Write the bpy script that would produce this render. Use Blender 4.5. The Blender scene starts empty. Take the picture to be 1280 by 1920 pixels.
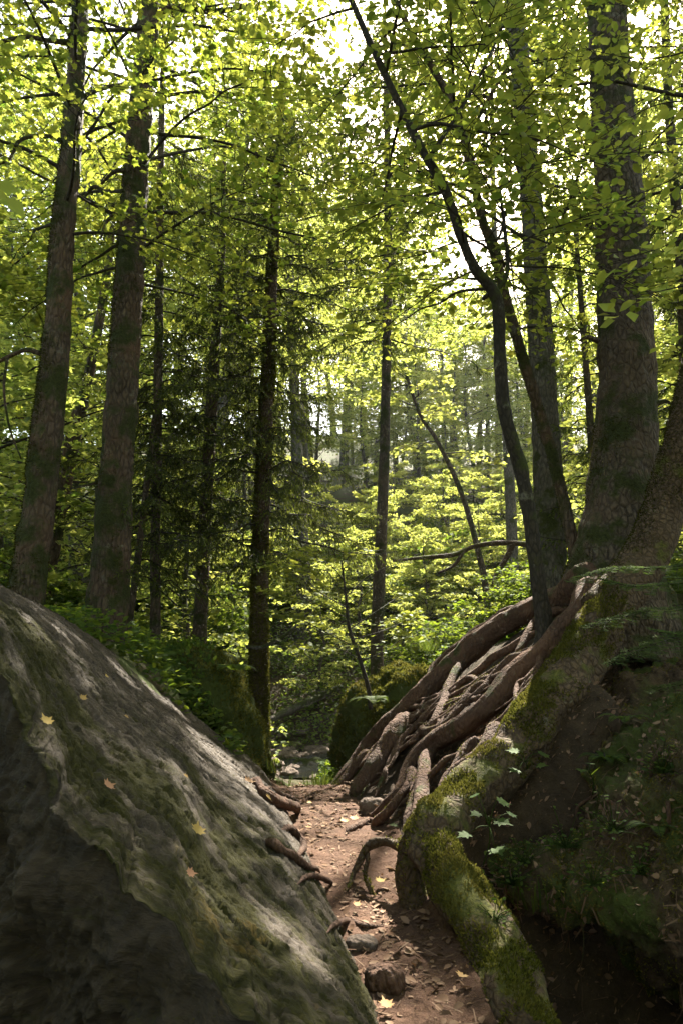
import bpy, math
import numpy as np
from math import radians, sin, cos, pi

# ------------------------------------------------------------------ camera, sky, sun, exposure
sc = bpy.context.scene
PITCH = radians(10.5)
CAMZ = 1.5
F = 1280.0                      # focal length in photo pixels (photo 1280 x 1920)
cd = bpy.data.cameras.new("camera")
cam = bpy.data.objects.new("camera", cd)
sc.collection.objects.link(cam)
cam.location = (0, 0, CAMZ)
cam.rotation_euler = (pi / 2 + PITCH, 0, 0)
cd.sensor_fit = 'VERTICAL'
cd.sensor_height = 36.0
cd.lens = 36.0 * F / 1920.0
cd.clip_end = 2000
cd.clip_start = 0.05
sc.camera = cam

SUN_EL, SUN_AZ = radians(46.5), radians(17.5)      # azimuth measured from +Y towards +X
S = np.array([sin(SUN_AZ) * cos(SUN_EL), cos(SUN_AZ) * cos(SUN_EL), sin(SUN_EL)])
w = bpy.data.worlds.new("World")
sc.world = w
w.use_nodes = True
nt = w.node_tree
bg = nt.nodes['Background']
sky = nt.nodes.new('ShaderNodeTexSky')
sky.sky_type = 'NISHITA'
sky.sun_disc = False
sky.sun_elevation = SUN_EL
sky.sun_rotation = SUN_AZ
sky.air_density = 1.0
sky.dust_density = 2.0
sky.ozone_density = 1.0
warm = nt.nodes.new('ShaderNodeMixRGB')
warm.blend_type = 'MULTIPLY'
warm.inputs[0].default_value = 1.0
warm.inputs[2].default_value = (1.0, 0.91, 0.74, 1)
nt.links.new(sky.outputs[0], warm.inputs[1])
nt.links.new(warm.outputs[0], bg.inputs[0])
bg.inputs[1].default_value = 0.125
sl = bpy.data.lights.new("sun", 'SUN')
sl.energy = 5.0
sl.angle = radians(0.5)
sl.color = (1.0, 0.93, 0.80)
so = bpy.data.objects.new("sun", sl)
sc.collection.objects.link(so)
so.location = (S[0] * 60, S[1] * 60, S[2] * 60)
so.rotation_euler = (pi / 2 - SUN_EL, 0, pi - SUN_AZ)
sc.view_settings.view_transform = 'Standard'
sc.view_settings.look = 'None'
sc.view_settings.exposure = 2.8
sc.view_settings.gamma = 1.0
cy = sc.cycles
cy.max_bounces = 7
cy.diffuse_bounces = 4
cy.glossy_bounces = 2
cy.transmission_bounces = 4
cy.transparent_max_bounces = 4
cy.sample_clamp_indirect = 6.0
cy.caustics_reflective = False
cy.caustics_refractive = False
cy.use_denoising = True
try:
    cy.denoising_prefilter = 'ACCURATE'
except Exception:
    pass

# ------------------------------------------------------------------ numbers
def P(px, py, Y):
    """point at world depth Y on the ray of photo pixel (px, py)"""
    x = (px - 640.0) / F
    u = (960.0 - py) / F
    dy = cos(PITCH) - u * sin(PITCH)
    dz = sin(PITCH) + u * cos(PITCH)
    t = Y / dy
    return np.array([x * t, Y, CAMZ + dz * t])

def onplane(px, py, a, b, c):
    """ray of a photo pixel met with the slope z = a + b x + c y"""
    d = P(px, py, 1.0) - np.array([0, 0, CAMZ])
    t = (a - CAMZ) / (d[2] - b * d[0] - c * d[1])
    return np.array([0, 0, CAMZ]) + d * t

def pw(wpx, Y):
    return wpx * Y / F          # metres spanned by wpx photo pixels at depth Y

_perm = np.random.default_rng(7).permutation(4096).astype(np.int64)
_grad = np.random.default_rng(8).normal(size=(4096, 3))
_grad /= np.linalg.norm(_grad, axis=1)[:, None]

def pn(p):
    p = np.asarray(p, float)
    i = np.floor(p).astype(np.int64)
    f = p - i
    u = f * f * f * (f * (f * 6 - 15) + 10)
    out = 0
    for dx in (0, 1):
        wx = u[..., 0] if dx else 1 - u[..., 0]
        for dy in (0, 1):
            wy = u[..., 1] if dy else 1 - u[..., 1]
            for dz in (0, 1):
                wz = u[..., 2] if dz else 1 - u[..., 2]
                h = _perm[(i[..., 0] + dx) & 4095]
                h = _perm[(h + i[..., 1] + dy) & 4095]
                h = _perm[(h + i[..., 2] + dz) & 4095]
                g = _grad[h]
                d = g[..., 0] * (f[..., 0] - dx) + g[..., 1] * (f[..., 1] - dy) + g[..., 2] * (f[..., 2] - dz)
                out = out + wx * wy * wz * d
    return out * 1.6

def fbm(p, o=4, lac=2.03, gain=0.5):
    p = np.asarray(p, float)
    a, s, t = 1.0, 0, 0
    for k in range(o):
        s = s + a * pn(p + 17.3 * k)
        t += a
        a *= gain
        p = p * lac
    return s / t

def ss(a, b, x):
    t = np.clip((x - a) / (b - a), 0, 1)
    return t * t * (3 - 2 * t)

def spline(pts, step=None, n=None):
    """Catmull-Rom through rows of pts (any columns; first three are the position)"""
    p = np.asarray(pts, float)
    if len(p) == 2:
        p = np.vstack([p[0], (p[0] + p[1]) / 2, p[1]])
    q = np.vstack([2 * p[0] - p[1], p, 2 * p[-1] - p[-2]])
    out = []
    for i in range(1, len(q) - 2):
        L = np.linalg.norm(q[i + 1, :3] - q[i, :3])
        m = max(2, int(math.ceil(L / step))) if step else n
        t = np.linspace(0, 1, m, endpoint=False)[:, None]
        out.append(0.5 * (2 * q[i] + (q[i + 1] - q[i - 1]) * t + (2 * q[i - 1] - 5 * q[i] + 4 * q[i + 1] - q[i + 2]) * t ** 2
                          + (3 * q[i] - q[i - 1] - 3 * q[i + 1] + q[i + 2]) * t ** 3))
    out.append(p[-1:])
    return np.vstack(out)

def norm(v):
    return v / np.maximum(np.linalg.norm(v, axis=-1, keepdims=True), 1e-9)

# ------------------------------------------------------------------ mesh collecting
class MB:
    def __init__(self):
        self.V, self.Q, self.T, self.A = [], [], [], []
        self.n = 0

    def add(self, V, Q=None, T=None, tint=None):
        V = np.asarray(V, float).reshape(-1, 3)
        self.V.append(V)
        if Q is not None and len(Q):
            self.Q.append(np.asarray(Q, np.int64) + self.n)
        if T is not None and len(T):
            self.T.append(np.asarray(T, np.int64) + self.n)
        self.A.append(np.zeros(len(V)) if tint is None else np.broadcast_to(np.asarray(tint, float), (len(V),)))
        self.n += len(V)

    def mesh(self, name, mat, off=(0, 0, 0), smooth=True):
        V = np.vstack(self.V) - np.asarray(off, float)
        Q = np.vstack(self.Q) if self.Q else np.zeros((0, 4), np.int64)
        T = np.vstack(self.T) if self.T else np.zeros((0, 3), np.int64)
        me = bpy.data.meshes.new(name)
        me.vertices.add(len(V))
        me.vertices.foreach_set('co', V.astype(np.float32).ravel())
        idx = np.concatenate([Q.ravel(), T.ravel()]).astype(np.int32)
        me.loops.add(len(idx))
        me.loops.foreach_set('vertex_index', idx)
        tot = np.concatenate([np.full(len(Q), 4), np.full(len(T), 3)]).astype(np.int32)
        st = np.concatenate([[0], np.cumsum(tot)[:-1]]).astype(np.int32)
        me.polygons.add(len(tot))
        me.polygons.foreach_set('loop_start', st)
        me.polygons.foreach_set('loop_total', tot)
        me.polygons.foreach_set('use_smooth', np.full(len(tot), bool(smooth)))
        me.update(calc_edges=True)
        at = me.attributes.new('tint', 'FLOAT', 'POINT')
        at.data.foreach_set('value', np.concatenate(self.A).astype(np.float32))
        me.materials.append(mat)
        return me

def link(o):
    sc.collection.objects.link(o)
    return o

def tag(o, label=None, cat=None, group=None, kind=None):
    if label: o['label'] = label
    if cat: o['category'] = cat
    if group: o['group'] = group
    if kind: o['kind'] = kind
    return o

def thing(name, loc, label, cat, group=None):
    o = link(bpy.data.objects.new(name, None))
    o.empty_display_size = 0.2
    o.location = tuple(float(v) for v in loc)
    return tag(o, label, cat, group)

def obj(name, mb, mat, parent=None, smooth=True, label=None):
    off = parent['_o'] if parent is not None and '_o' in parent else (tuple(parent.location) if parent is not None else (0, 0, 0))
    o = link(bpy.data.objects.new(name, mb.mesh(name, mat, off, smooth)))
    if parent is not None: o.parent = parent
    if label: o['label'] = label
    return o

def sub(name, mb, mat, part, root, smooth=True):
    """a piece of a part; the part sits at its thing's origin, so the offset is the thing's"""
    o = link(bpy.data.objects.new(name, mb.mesh(name, mat, tuple(root.location), smooth)))
    o.parent = part
    return o

def dup(root, loc, rz, scale, label=None, group=None):
    r = root.copy(); link(r)
    r.location = tuple(float(v) for v in loc); r.rotation_euler = (0, 0, rz); r.scale = (scale,) * 3
    if label: r['label'] = label
    if group: r['group'] = group
    for ch in list(root.children):
        c = ch.copy(); link(c); c.parent = r
        for g in list(ch.children):
            d = g.copy(); link(d); d.parent = c
    return r

def tube(mb, pts, segs=8, rough=0.0, freq=6.0, ridges=0.0, nr=0, tint=0.0, cap=True, flute=0.0, noct=3, knots=None):
    """pts rows x y z r; rough = relative radial noise"""
    p = np.asarray(pts, float)
    c, r = p[:, :3], p[:, 3]
    n = len(c)
    t = norm(np.gradient(c, axis=0))
    up = np.array([0.0, 0.0, 1.0]) if abs(t[0, 2]) < 0.9 else np.array([0.0, 1.0, 0.0])
    U = np.zeros((n, 3)); u = np.cross(t[0], up); u /= np.linalg.norm(u); U[0] = u
    for i in range(1, n):
        u = U[i - 1] - t[i] * np.dot(U[i - 1], t[i]); u /= max(np.linalg.norm(u), 1e-9); U[i] = u
    W = np.cross(t, U)
    a = np.linspace(0, 2 * pi, segs, endpoint=False)
    ring = U[:, None, :] * np.cos(a)[None, :, None] + W[:, None, :] * np.sin(a)[None, :, None]
    rad = np.repeat(r[:, None], segs, 1)
    if rough:
        q = c[:, None, :] + ring * rad[..., None]
        rad = rad * (1 + rough * fbm(q * freq, noct) * 1.6)
    if flute:
        sl = np.concatenate([[0], np.cumsum(np.linalg.norm(np.diff(c, axis=0), axis=1))])
        fq = np.stack([np.cos(a)[None] * 1.5 + 0 * sl[:, None], np.sin(a)[None] * 1.5 + 0 * sl[:, None], sl[:, None] * 1.7 + 0 * a[None]], -1) + c[0] * 5
        rad = rad * (1 + flute * pn(fq) + .6 * flute * pn(fq * np.array([2, 2, 2.6]) + 9))
    if knots is not None:
        q = c[:, None, :] + ring * rad[..., None]
        for kk, kp in enumerate(knots):
            w_ = .045 + .02 * (kk % 3)
            rad = rad + (.030 if kk % 3 else -.030) * np.exp(-((q - kp) ** 2).sum(-1) / w_ ** 2)
    if ridges:
        q = (c[:, None, :] + ring * rad[..., None]) * np.array([1, 1, 0.16]) * nr
        rad = rad + ridges * (np.abs(pn(q)) - 0.25)
    V = c[:, None, :] + ring * rad[..., None]
    i = np.arange(n - 1)[:, None]; j = np.arange(segs)[None, :]; jn = (j + 1) % segs
    Q = np.stack([i * segs + j, i * segs + jn, (i + 1) * segs + jn, (i + 1) * segs + j], -1).reshape(-1, 4)
    V = V.reshape(-1, 3)
    if cap:
        V = np.vstack([V, c[0], c[-1]])
        jj = np.arange(segs)
        T = np.vstack([np.stack([np.full(segs, n * segs), (jj + 1) % segs, jj], -1),
                       np.stack([np.full(segs, n * segs + 1), (n - 1) * segs + jj, (n - 1) * segs + (jj + 1) % segs], -1)])
        mb.add(V, Q, T, tint)
    else:
        mb.add(V, Q, None, tint)
    return V

# leaf outlines: x along the leaf, y across, z off the blade
DIAMOND = (np.array([(0, 0, 0), (.45, .33, .07), (1, 0, -.06), (.45, -.33, .07)]), None, np.array([(0, 2, 1), (0, 3, 2)]))
BEECH = (np.array([(0, 0, 0), (.25, .25, .05), (.62, .27, .06), (1, 0, -.08), (.62, -.27, .06), (.25, -.25, .05)]),
         np.array([(0, 3, 2, 1), (0, 5, 4, 3)]), None)
def _maple():
    ang = [180, 150, 120, 95, 72, 58, 42, 25, 12, 0]
    rad = [.12, .34, .30, .58, .40, .74, .52, .62, .60, 1.0]
    up = [(r * cos(radians(a)), r * sin(radians(a)), .05 * abs(sin(radians(a))) - .10 * max(0, r - .5)) for a, r in zip(ang, rad)]
    dn = [(x, -y, z) for x, y, z in up[1:-1]][::-1]
    V = [(0, 0, 0)] + up + dn
    n = len(V) - 1
    T = [(0, 1 + (k + 1) % n, 1 + k) for k in range(n)]
    V = np.array(V) * 0.55 + np.array([.5, 0, 0])
    return V, None, np.array(T)
MAPLE = _maple()
NEEDLE = (np.array([(0, .10, 0), (0, -.10, 0), (1, 0, 0)]), None, np.array([(0, 1, 2)]))
SPIKE = (np.array([(0, .05, 0), (0, -.05, 0), (.55, -.04, .12), (1, 0, .0), (.55, .04, .12)]), np.array([(0, 1, 2, 4)]), np.array([(4, 2, 3)]))

def leaves(mb, pos, axis, nrm, size, shape, tint):
    T, Q, Tr = shape
    pos = np.asarray(pos, float)
    n = len(pos)
    if n == 0: return
    a = norm(axis)
    b = norm(np.cross(nrm, a))
    c = np.cross(a, b)
    s = np.broadcast_to(np.asarray(size, float), (n,))[:, None, None]
    V = pos[:, None, :] + s * (T[None, :, 0:1] * a[:, None, :] + T[None, :, 1:2] * b[:, None, :] + T[None, :, 2:3] * c[:, None, :])
    k = len(T)
    o = (np.arange(n) * k)[:, None, None]
    mb.add(V.reshape(-1, 3), None if Q is None else (Q[None] + o).reshape(-1, 4),
           None if Tr is None else (Tr[None] + o).reshape(-1, 3), np.repeat(np.broadcast_to(tint, (n,)), k))

# ------------------------------------------------------------------ materials
class N:
    def __init__(self, name):
        self.m = bpy.data.materials.new(name); self.m.use_nodes = True
        self.t = self.m.node_tree; self.t.nodes.clear()
        self.out = self.t.nodes.new('ShaderNodeOutputMaterial')
    def new(self, kind, **kw):
        n = self.t.nodes.new('ShaderNode' + kind)
        for k, v in kw.items():
            if k in n.inputs: self.set(n.inputs[k], v)
            else: setattr(n, k, v)
        return n
    def set(self, sock, v):
        if isinstance(v, bpy.types.NodeSocket): self.t.links.new(v, sock)
        elif isinstance(v, (tuple, list)) and len(v) == 3 and sock.type == 'RGBA': sock.default_value = (*v, 1)
        elif sock.type == 'RGBA' and isinstance(v, (int, float)): sock.default_value = (v, v, v, 1)
        else: sock.default_value = v
    def pos(self, scale=(1, 1, 1), rot=(0, 0, 0)):
        tc = self.new('TexCoord'); mp = self.new('Mapping')
        self.t.links.new(tc.outputs['Object'], mp.inputs['Vector'])
        mp.inputs['Scale'].default_value = scale; mp.inputs['Rotation'].default_value = rot
        return mp.outputs[0]
    def noise(self, vec, scale, detail=5, rough=.55, dist=0.0):
        n = self.new('TexNoise', Scale=scale, Detail=detail, Roughness=rough, Distortion=dist)
        self.t.links.new(vec, n.inputs['Vector'])
        return n.outputs[0]
    def voro(self, vec, scale, feature='F1', out='Distance'):
        n = self.new('TexVoronoi', Scale=scale); n.feature = feature
        self.t.links.new(vec, n.inputs['Vector'])
        return n.outputs[out]
    def ramp(self, fac, *stops):
        r = self.new('ValToRGB'); self.t.links.new(fac, r.inputs[0])
        e = r.color_ramp.elements
        while len(e) < len(stops): e.new(0.5)
        for el, (p, c) in zip(e, stops):
            el.position = p; el.color = (*c, 1) if isinstance(c, tuple) else (c, c, c, 1)
        return r.outputs[0]
    def mix(self, fac, a, b, blend='MIX'):
        n = self.new('MixRGB'); n.blend_type = blend
        self.set(n.inputs[0], fac); self.set(n.inputs[1], a); self.set(n.inputs[2], b)
        return n.outputs[0]
    def math(self, op, a, b=0.0, clamp=False):
        n = self.new('Math'); n.operation = op; n.use_clamp = clamp
        self.set(n.inputs[0], a); self.set(n.inputs[1], b)
        return n.outputs[0]
    def bump(self, h, strength=.5, dist=.02, normal=None):
        n = self.new('Bump', Strength=strength, Distance=dist); self.set(n.inputs['Height'], h)
        if normal is not None: self.set(n.inputs['Normal'], normal)
        return n.outputs[0]
    def up(self):
        g = self.new('NewGeometry'); s = self.new('SeparateXYZ'); self.set(s.inputs[0], g.outputs['Normal'])
        return s.outputs[2]
    def tint(self):
        return self.new('Attribute', attribute_name='tint').outputs['Fac']
    def pbr(self, col, rough=.8, normal=None, spec=.3):
        b = self.new('BsdfPrincipled'); self.set(b.inputs['Base Color'], col); self.set(b.inputs['Roughness'], rough)
        b.inputs['Specular IOR Level'].default_value = spec
        if normal is not None: self.set(b.inputs['Normal'], normal)
        self.t.links.new(b.outputs[0], self.out.inputs[0])
        return self.m

def leaf_mat(name, c0, c1, t0, t1, gloss=.12, trans=.5, rough=.55):
    k = N(name)
    oi = k.new('ObjectInfo').outputs['Random']
    v = k.math('ADD', k.math('MULTIPLY', k.tint(), .75), k.math('MULTIPLY', oi, .25))
    d = k.new('BsdfDiffuse', Color=k.mix(v, c0, c1)); t = k.new('BsdfTranslucent', Color=k.mix(v, t0, t1))
    g = k.new('BsdfGlossy', Roughness=rough); g.inputs['Color'].default_value = (.7, .75, .65, 1)
    m1 = k.new('MixShader'); m1.inputs[0].default_value = trans
    k.t.links.new(d.outputs[0], m1.inputs[1]); k.t.links.new(t.outputs[0], m1.inputs[2])
    fr = k.new('Fresnel', IOR=1.4)
    m2 = k.new('MixShader'); k.set(m2.inputs[0], k.math('MINIMUM', k.math('MULTIPLY', fr.outputs[0], gloss * 4), gloss * .8))
    k.t.links.new(m1.outputs[0], m2.inputs[1]); k.t.links.new(g.outputs[0], m2.inputs[2])
    k.t.links.new(m2.outputs[0], k.out.inputs[0])
    return k.m

def bark_mat(name, dark, light, scale=14, stretch=.25, moss=.45, upw=.12, mosscol=((.016, .020, .005), (.055, .062, .014)), bump=.8, warm=None, crk=.65):
    k = N(name)
    p = k.pos((1, 1, stretch)); q = k.pos()
    cells = k.voro(p, scale, 'DISTANCE_TO_EDGE')
    nz = k.noise(p, scale * 1.7, 7, .65)
    big = k.noise(q, 2.3, 4)
    crack = k.ramp(cells, (0.0, 0.0), (0.22, 1.0))
    col = k.mix(k.ramp(nz, (.3, 0.0), (.7, 1.0)), dark, light)
    col = k.mix(k.math('MULTIPLY', k.math('SUBTRACT', 1.0, crack), crk), col, tuple(.35 * c for c in dark))
    if warm: col = k.mix(k.ramp(big, (.42, 0.0), (.66, .8)), col, warm)
    col = k.mix(k.ramp(k.noise(q, 1.7, 5, .6), (.40, 0.0), (.62, .6)), col, tuple(.42 * c for c in light))
    col = k.mix(k.ramp(k.noise(q, 7.5, 6, .7), (.60, 0.0), (.68, .55)), col, (.17, .16, .12))
    fine = k.noise(q, 46, 5, .7)
    mm = k.math('ADD', k.math('MULTIPLY', k.noise(q, 3.1, 6, .62), 1.0), k.math('MULTIPLY', k.up(), upw))
    mm = k.ramp(mm, (.62 - moss * .34, 0.0), (.70 - moss * .30, 1.0))
    mcol = k.mix(k.ramp(fine, (.3, 0.0), (.7, 1.0)), mosscol[0], mosscol[1])
    col = k.mix(mm, col, mcol)
    h = k.math('ADD', k.math('MULTIPLY', crack, crk * .9), k.math('MULTIPLY', nz, .9))
    h = k.mix(mm, h, k.math('MULTIPLY', fine, 1.3))
    return k.pbr(col, .85, k.bump(h, bump, .03), .2)

def moss_mat(name, c0, c1, c2):
    k = N(name)
    v = k.mix(k.tint(), c0, c1)
    v = k.mix(k.ramp(k.noise(k.pos(), 2.2, 4), (.45, 0.0), (.7, .7)), v, c2)
    d = k.new('BsdfDiffuse', Color=v); t = k.new('BsdfTranslucent', Color=v)
    m = k.new('MixShader'); m.inputs[0].default_value = .4
    k.t.links.new(d.outputs[0], m.inputs[1]); k.t.links.new(t.outputs[0], m.inputs[2]); k.t.links.new(m.outputs[0], k.out.inputs[0])
    return k.m

LICH = onplane(450, 1700, .74, -.936, -.19) - np.array([-1.4, 4.2, 0])
def rock_mat():
    k = N('mossy_rock_painted_shade')
    R = (0, 0, 0)
    q = k.pos(); gr = k.new('Attribute', attribute_name='grain').outputs['Vector']
    mp = k.new('Mapping'); k.set(mp.inputs['Vector'], gr); mp.inputs['Scale'].default_value = (1.0, 2.3, 1.0); p = mp.outputs[0]
    mid = k.noise(p, 6.5, 10, .74, .25); fine = k.noise(p, 34, 6, .75)
    grey = k.mix(k.ramp(mid, (.30, 0.0), (.70, 1.0)), (.013, .0094, .0063), (.086, .064, .043))
    grey = k.mix(k.ramp(fine, (.35, .0), (.75, .55)), grey, (.13, .10, .072))
    mossm = k.math('ADD', k.math('MULTIPLY', k.noise(p, 1.5, 9, .72, .4), 1.0), k.math('MULTIPLY', fine, .22))
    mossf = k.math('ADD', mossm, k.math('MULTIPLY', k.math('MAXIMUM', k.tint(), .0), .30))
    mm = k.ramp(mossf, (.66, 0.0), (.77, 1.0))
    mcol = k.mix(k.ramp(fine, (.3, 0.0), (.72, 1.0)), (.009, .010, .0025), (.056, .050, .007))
    face_shade = k.ramp(k.math('MULTIPLY', k.tint(), -1.0), (.30, 0.0), (.75, .78))  # shade of the slab's steep faces, painted in as darker rock
    col = k.mix(face_shade, grey, k.mix(k.ramp(mid, (.3, 0.0), (.7, 1.0)), (.009, .0062, .0035), (.056, .038, .021)))
    col = k.mix(mm, col, k.mix(face_shade, mcol, k.mix(fine, (.014, .015, .004), (.060, .056, .014))))
    lich = k.ramp(k.math('ADD', k.noise(q, 3.4, 7, .7), k.math('MULTIPLY', fine, .2)), (.70, 0.0), (.80, .75))
    ds = k.new('VectorMath'); ds.operation = 'DISTANCE'; k.set(ds.inputs[0], q); ds.inputs[1].default_value = LICH
    near_ = k.math('MULTIPLY', k.math('SUBTRACT', .45, ds.outputs['Value']), .30)
    lich = k.ramp(k.math('ADD', k.math('ADD', k.noise(p, 2.4, 8, .72), k.math('MULTIPLY', fine, .2)), near_), (.72, 0.0), (.86, .65))
    col = k.mix(lich, col, k.mix(fine, (.09, .055, .010), (.20, .12, .022)))
    h = k.math('ADD', k.math('MULTIPLY', mid, 1.2), k.math('MULTIPLY', fine, .6))
    return k.pbr(col, k.mix(mm, k.mix(mid, .55, .78), .92), k.bump(h, 1.0, .03), .22)

def soil_mat(name, c0, c1, c2, moss=0.0, leaf=.25):
    k = N(name)
    q = k.pos()
    big = k.noise(q, 1.6, 5); mid = k.noise(q, 9, 8, .7); fine = k.noise(q, 70, 5, .7)
    col = k.mix(k.ramp(mid, (.3, 0.0), (.7, 1.0)), c0, c1)
    col = k.mix(k.ramp(fine, (.5, 0.0), (.72, leaf * 2)), col, c2)
    if moss:
        mm = k.ramp(k.math('ADD', big, k.math('MULTIPLY', fine, .25)), (.70 - moss * .4, 0.0), (.82 - moss * .4, 1.0))
        mm = k.math('MULTIPLY', mm, k.math('SUBTRACT', 1.0, k.tint(), True))
        col = k.mix(mm, col, k.mix(fine, (.018, .026, .006), (.07, .085, .018)))
    h = k.math('ADD', mid, k.math('MULTIPLY', fine, .5))
    return k.pbr(col, .92, k.bump(h, .9, .03), .15)

M_rock = rock_mat()
M_soil = soil_mat('trodden_soil', (.040, .021, .013), (.112, .061, .039), (.18, .11, .072))
M_stone = soil_mat('earthy_stone', (.06, .045, .036), (.15, .115, .092), (.20, .15, .12))
M_floor = soil_mat('forest_floor', (.020, .014, .009), (.066, .044, .027), (.09, .06, .035), moss=.50)
M_earth = soil_mat('mossy_earth', (.024, .016, .010), (.105, .068, .042), (.15, .10, .06), moss=.36)
M_mossrock = soil_mat('moss_over_stone', (.016, .013, .008), (.06, .045, .028), (.09, .07, .04), moss=.75)
M_spruce = bark_mat('spruce_bark', (.038, .028, .020), (.165, .122, .088), 20, .5, .34, warm=(.105, .068, .044), bump=1.0)
M_root = bark_mat('root_bark', (.038, .020, .013), (.125, .069, .045), 26, .5, .07, upw=.05, warm=(.135, .070, .042), bump=.8, crk=.36)
M_mossbark = bark_mat('mossy_bark', (.036, .026, .018), (.155, .108, .072), 20, .35, .46, warm=(.11, .062, .038), bump=1.0)
M_mossroot = bark_mat('mossy_root_bark', (.050, .032, .019), (.15, .098, .06), 22, .8, .14, upw=.10,
                      mosscol=((.024, .027, .006), (.115, .112, .018)), bump=.7)
M_slim = bark_mat('dark_smooth_bark', (.020, .016, .012), (.060, .048, .036), 30, .35, .26, bump=.45)
M_grey = bark_mat('grey_bark', (.055, .046, .036), (.17, .145, .115), 24, .3, .34)
M_twig = bark_mat('twig_bark', (.022, .016, .011), (.06, .045, .03), 30, .4, .25, bump=.3)
M_moss = moss_mat('moss_tufts', (.032, .036, .007), (.125, .125, .020), (.13, .105, .028))
M_moss_trunk = moss_mat('bark_moss', (.020, .024, .006), (.070, .070, .014), (.06, .045, .016))
M_moss_dry = moss_mat('dry_moss', (.055, .048, .012), (.19, .165, .03), (.12, .075, .03))
M_beech = leaf_mat('beech_leaf', (.035, .065, .012), (.075, .105, .018), (.15, .22, .022), (.44, .43, .06), trans=.58, gloss=.09)
M_beechfar = leaf_mat('sunlit_leaf', (.040, .070, .010), (.10, .12, .016), (.17, .26, .035), (.55, .53, .11), trans=.64, gloss=.05)
M_maple = leaf_mat('maple_leaf', (.030, .062, .012), (.085, .11, .02), (.13, .21, .018), (.44, .43, .055), trans=.56, gloss=.07)
M_under = leaf_mat('undergrowth_leaf', (.025, .055, .014), (.07, .10, .022), (.09, .17, .012), (.30, .36, .03), trans=.48, gloss=.035)
M_needle = leaf_mat('spruce_needle', (.024, .034, .009), (.066, .074, .018), (.09, .13, .018), (.26, .29, .05), gloss=.04, trans=.42)
M_fir = leaf_mat('fir_needle', (.028, .046, .015), (.065, .085, .028), (.06, .11, .018), (.14, .20, .04), gloss=.012, trans=.40)
M_fall = leaf_mat('fallen_leaf', (.30, .21, .06), (.33, .17, .10), (.28, .2, .03), (.25, .12, .03), gloss=.05, trans=.2)
M_litter = leaf_mat('dry_litter', (.09, .052, .034), (.27, .17, .115), (.08, .05, .02), (.18, .1, .05), gloss=.03, trans=.15)
M_grass = leaf_mat('grass_blade', (.025, .045, .010), (.07, .085, .02), (.06, .11, .012), (.17, .20, .03), gloss=.03, trans=.35)
kw = N('creek_water')
_b = kw.new('BsdfPrincipled', Roughness=.06); kw.set(_b.inputs['Base Color'], (.018, .02, .016))
_b.inputs['Specular IOR Level'].default_value = .8
kw.set(_b.inputs['Normal'], kw.bump(kw.noise(kw.pos((1, 2.0, 1)), 7, 7, .65), 1.0, .5))
kw.t.links.new(_b.outputs[0], kw.out.inputs[0]); M_water = kw.m

# ------------------------------------------------------------------ terrain
MA, MBX, MCY = -.852, .948, .1257        # slope of the root mound: z = MA + MBX x + MCY y

def path_x(y):
    return np.interp(y, [-6, 2.5, 3.2, 4.5, 6.0, 7.2, 9], [.26, .24, .22, .08, -.10, -.28, -.35])

def terrain(x, y, detail=True):
    x = np.asarray(x, float); y = np.asarray(y, float)
    zc = np.interp(y, [-60, 2, 7.0, 8.2, 11, 13.2, 15.4, 18, 22, 60, 90, 400], [.2, 0, .05, -.25, -.7, -1.02, -1.02, .1, 1.75, 19, 27, 60])
    d = x - path_x(np.minimum(y, 12))
    near = 1 - ss(10.8, 13.0, y)
    left = ss(.30, 2.1, -d) * 1.42 + ss(2.2, 8, -d) * .7
    leftz = left * near * (.06 + .94 * ss(3.4, 5.6, y + .35 * np.clip(-x - 2.2, 0, 4)))
    right = np.clip(MA + MBX * x + MCY * np.minimum(y, 9) - .10 - .14 * ss(4.4, 5.0, y) * (1 - ss(8.0, 9.0, y)) * ss(.25, .6, x), 0, None)
    cap = 1.45 - .95 * ss(1.45, 2.1, x) * (1 - ss(5.6, 7.0, y))
    right = np.where(right > cap, cap + .45 * (1 - np.exp(-np.clip(right - cap, 0, 9) / .45)), right)
    right = right + ss(3, 9, x) * .9
    wr = ss(4.15, 4.75, y - .10 * x) + (1 - ss(1.0, 2.2, y)) * .45
    rightz = right * np.clip(wr, 0, 1) * near
    pit = ss(.50, .66, x - .0 * y) * (1 - ss(4.0, 4.6, y)) * ss(1.6, 2.6, y) * -.85
    far = ss(13.5, 22, y)
    side = ss(3, 14, np.abs(x)) * .9 * (1 - near) * (1 - far)
    z = zc + leftz + rightz + pit + side
    z = z + far * 1.6 * pn(np.stack([x * .07, y * .07, 0 * x], -1))
    if detail:
        q = np.stack([x, y, 0 * x], -1)
        z = z + .05 * fbm(q * 1.3, 3) + .022 * fbm(q * 6, 3) + far * .35 * fbm(q * .35, 3)
    return z

def tz(x, y):
    return float(terrain(np.array([x]), np.array([y]))[0])

def axis_lines(lo, hi, fine_lo, fine_hi, step, grow=1.12):
    a = list(np.arange(fine_lo, fine_hi, step))
    s, v = step, fine_hi
    up = []
    while v < hi: up.append(v); s *= grow; v += s
    up.append(hi)
    s, v = step, fine_lo
    dn = []
    while v > lo:
        s *= grow; v -= s
        dn.append(max(v, lo))
    return np.array(dn[::-1] + a + up)

def grid_quads(ny, nx):
    i = np.arange(ny - 1)[:, None]; j = np.arange(nx - 1)[None, :]
    return np.stack([i * nx + j, i * nx + j + 1, (i + 1) * nx + j + 1, (i + 1) * nx + j], -1).reshape(-1, 4)

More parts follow.
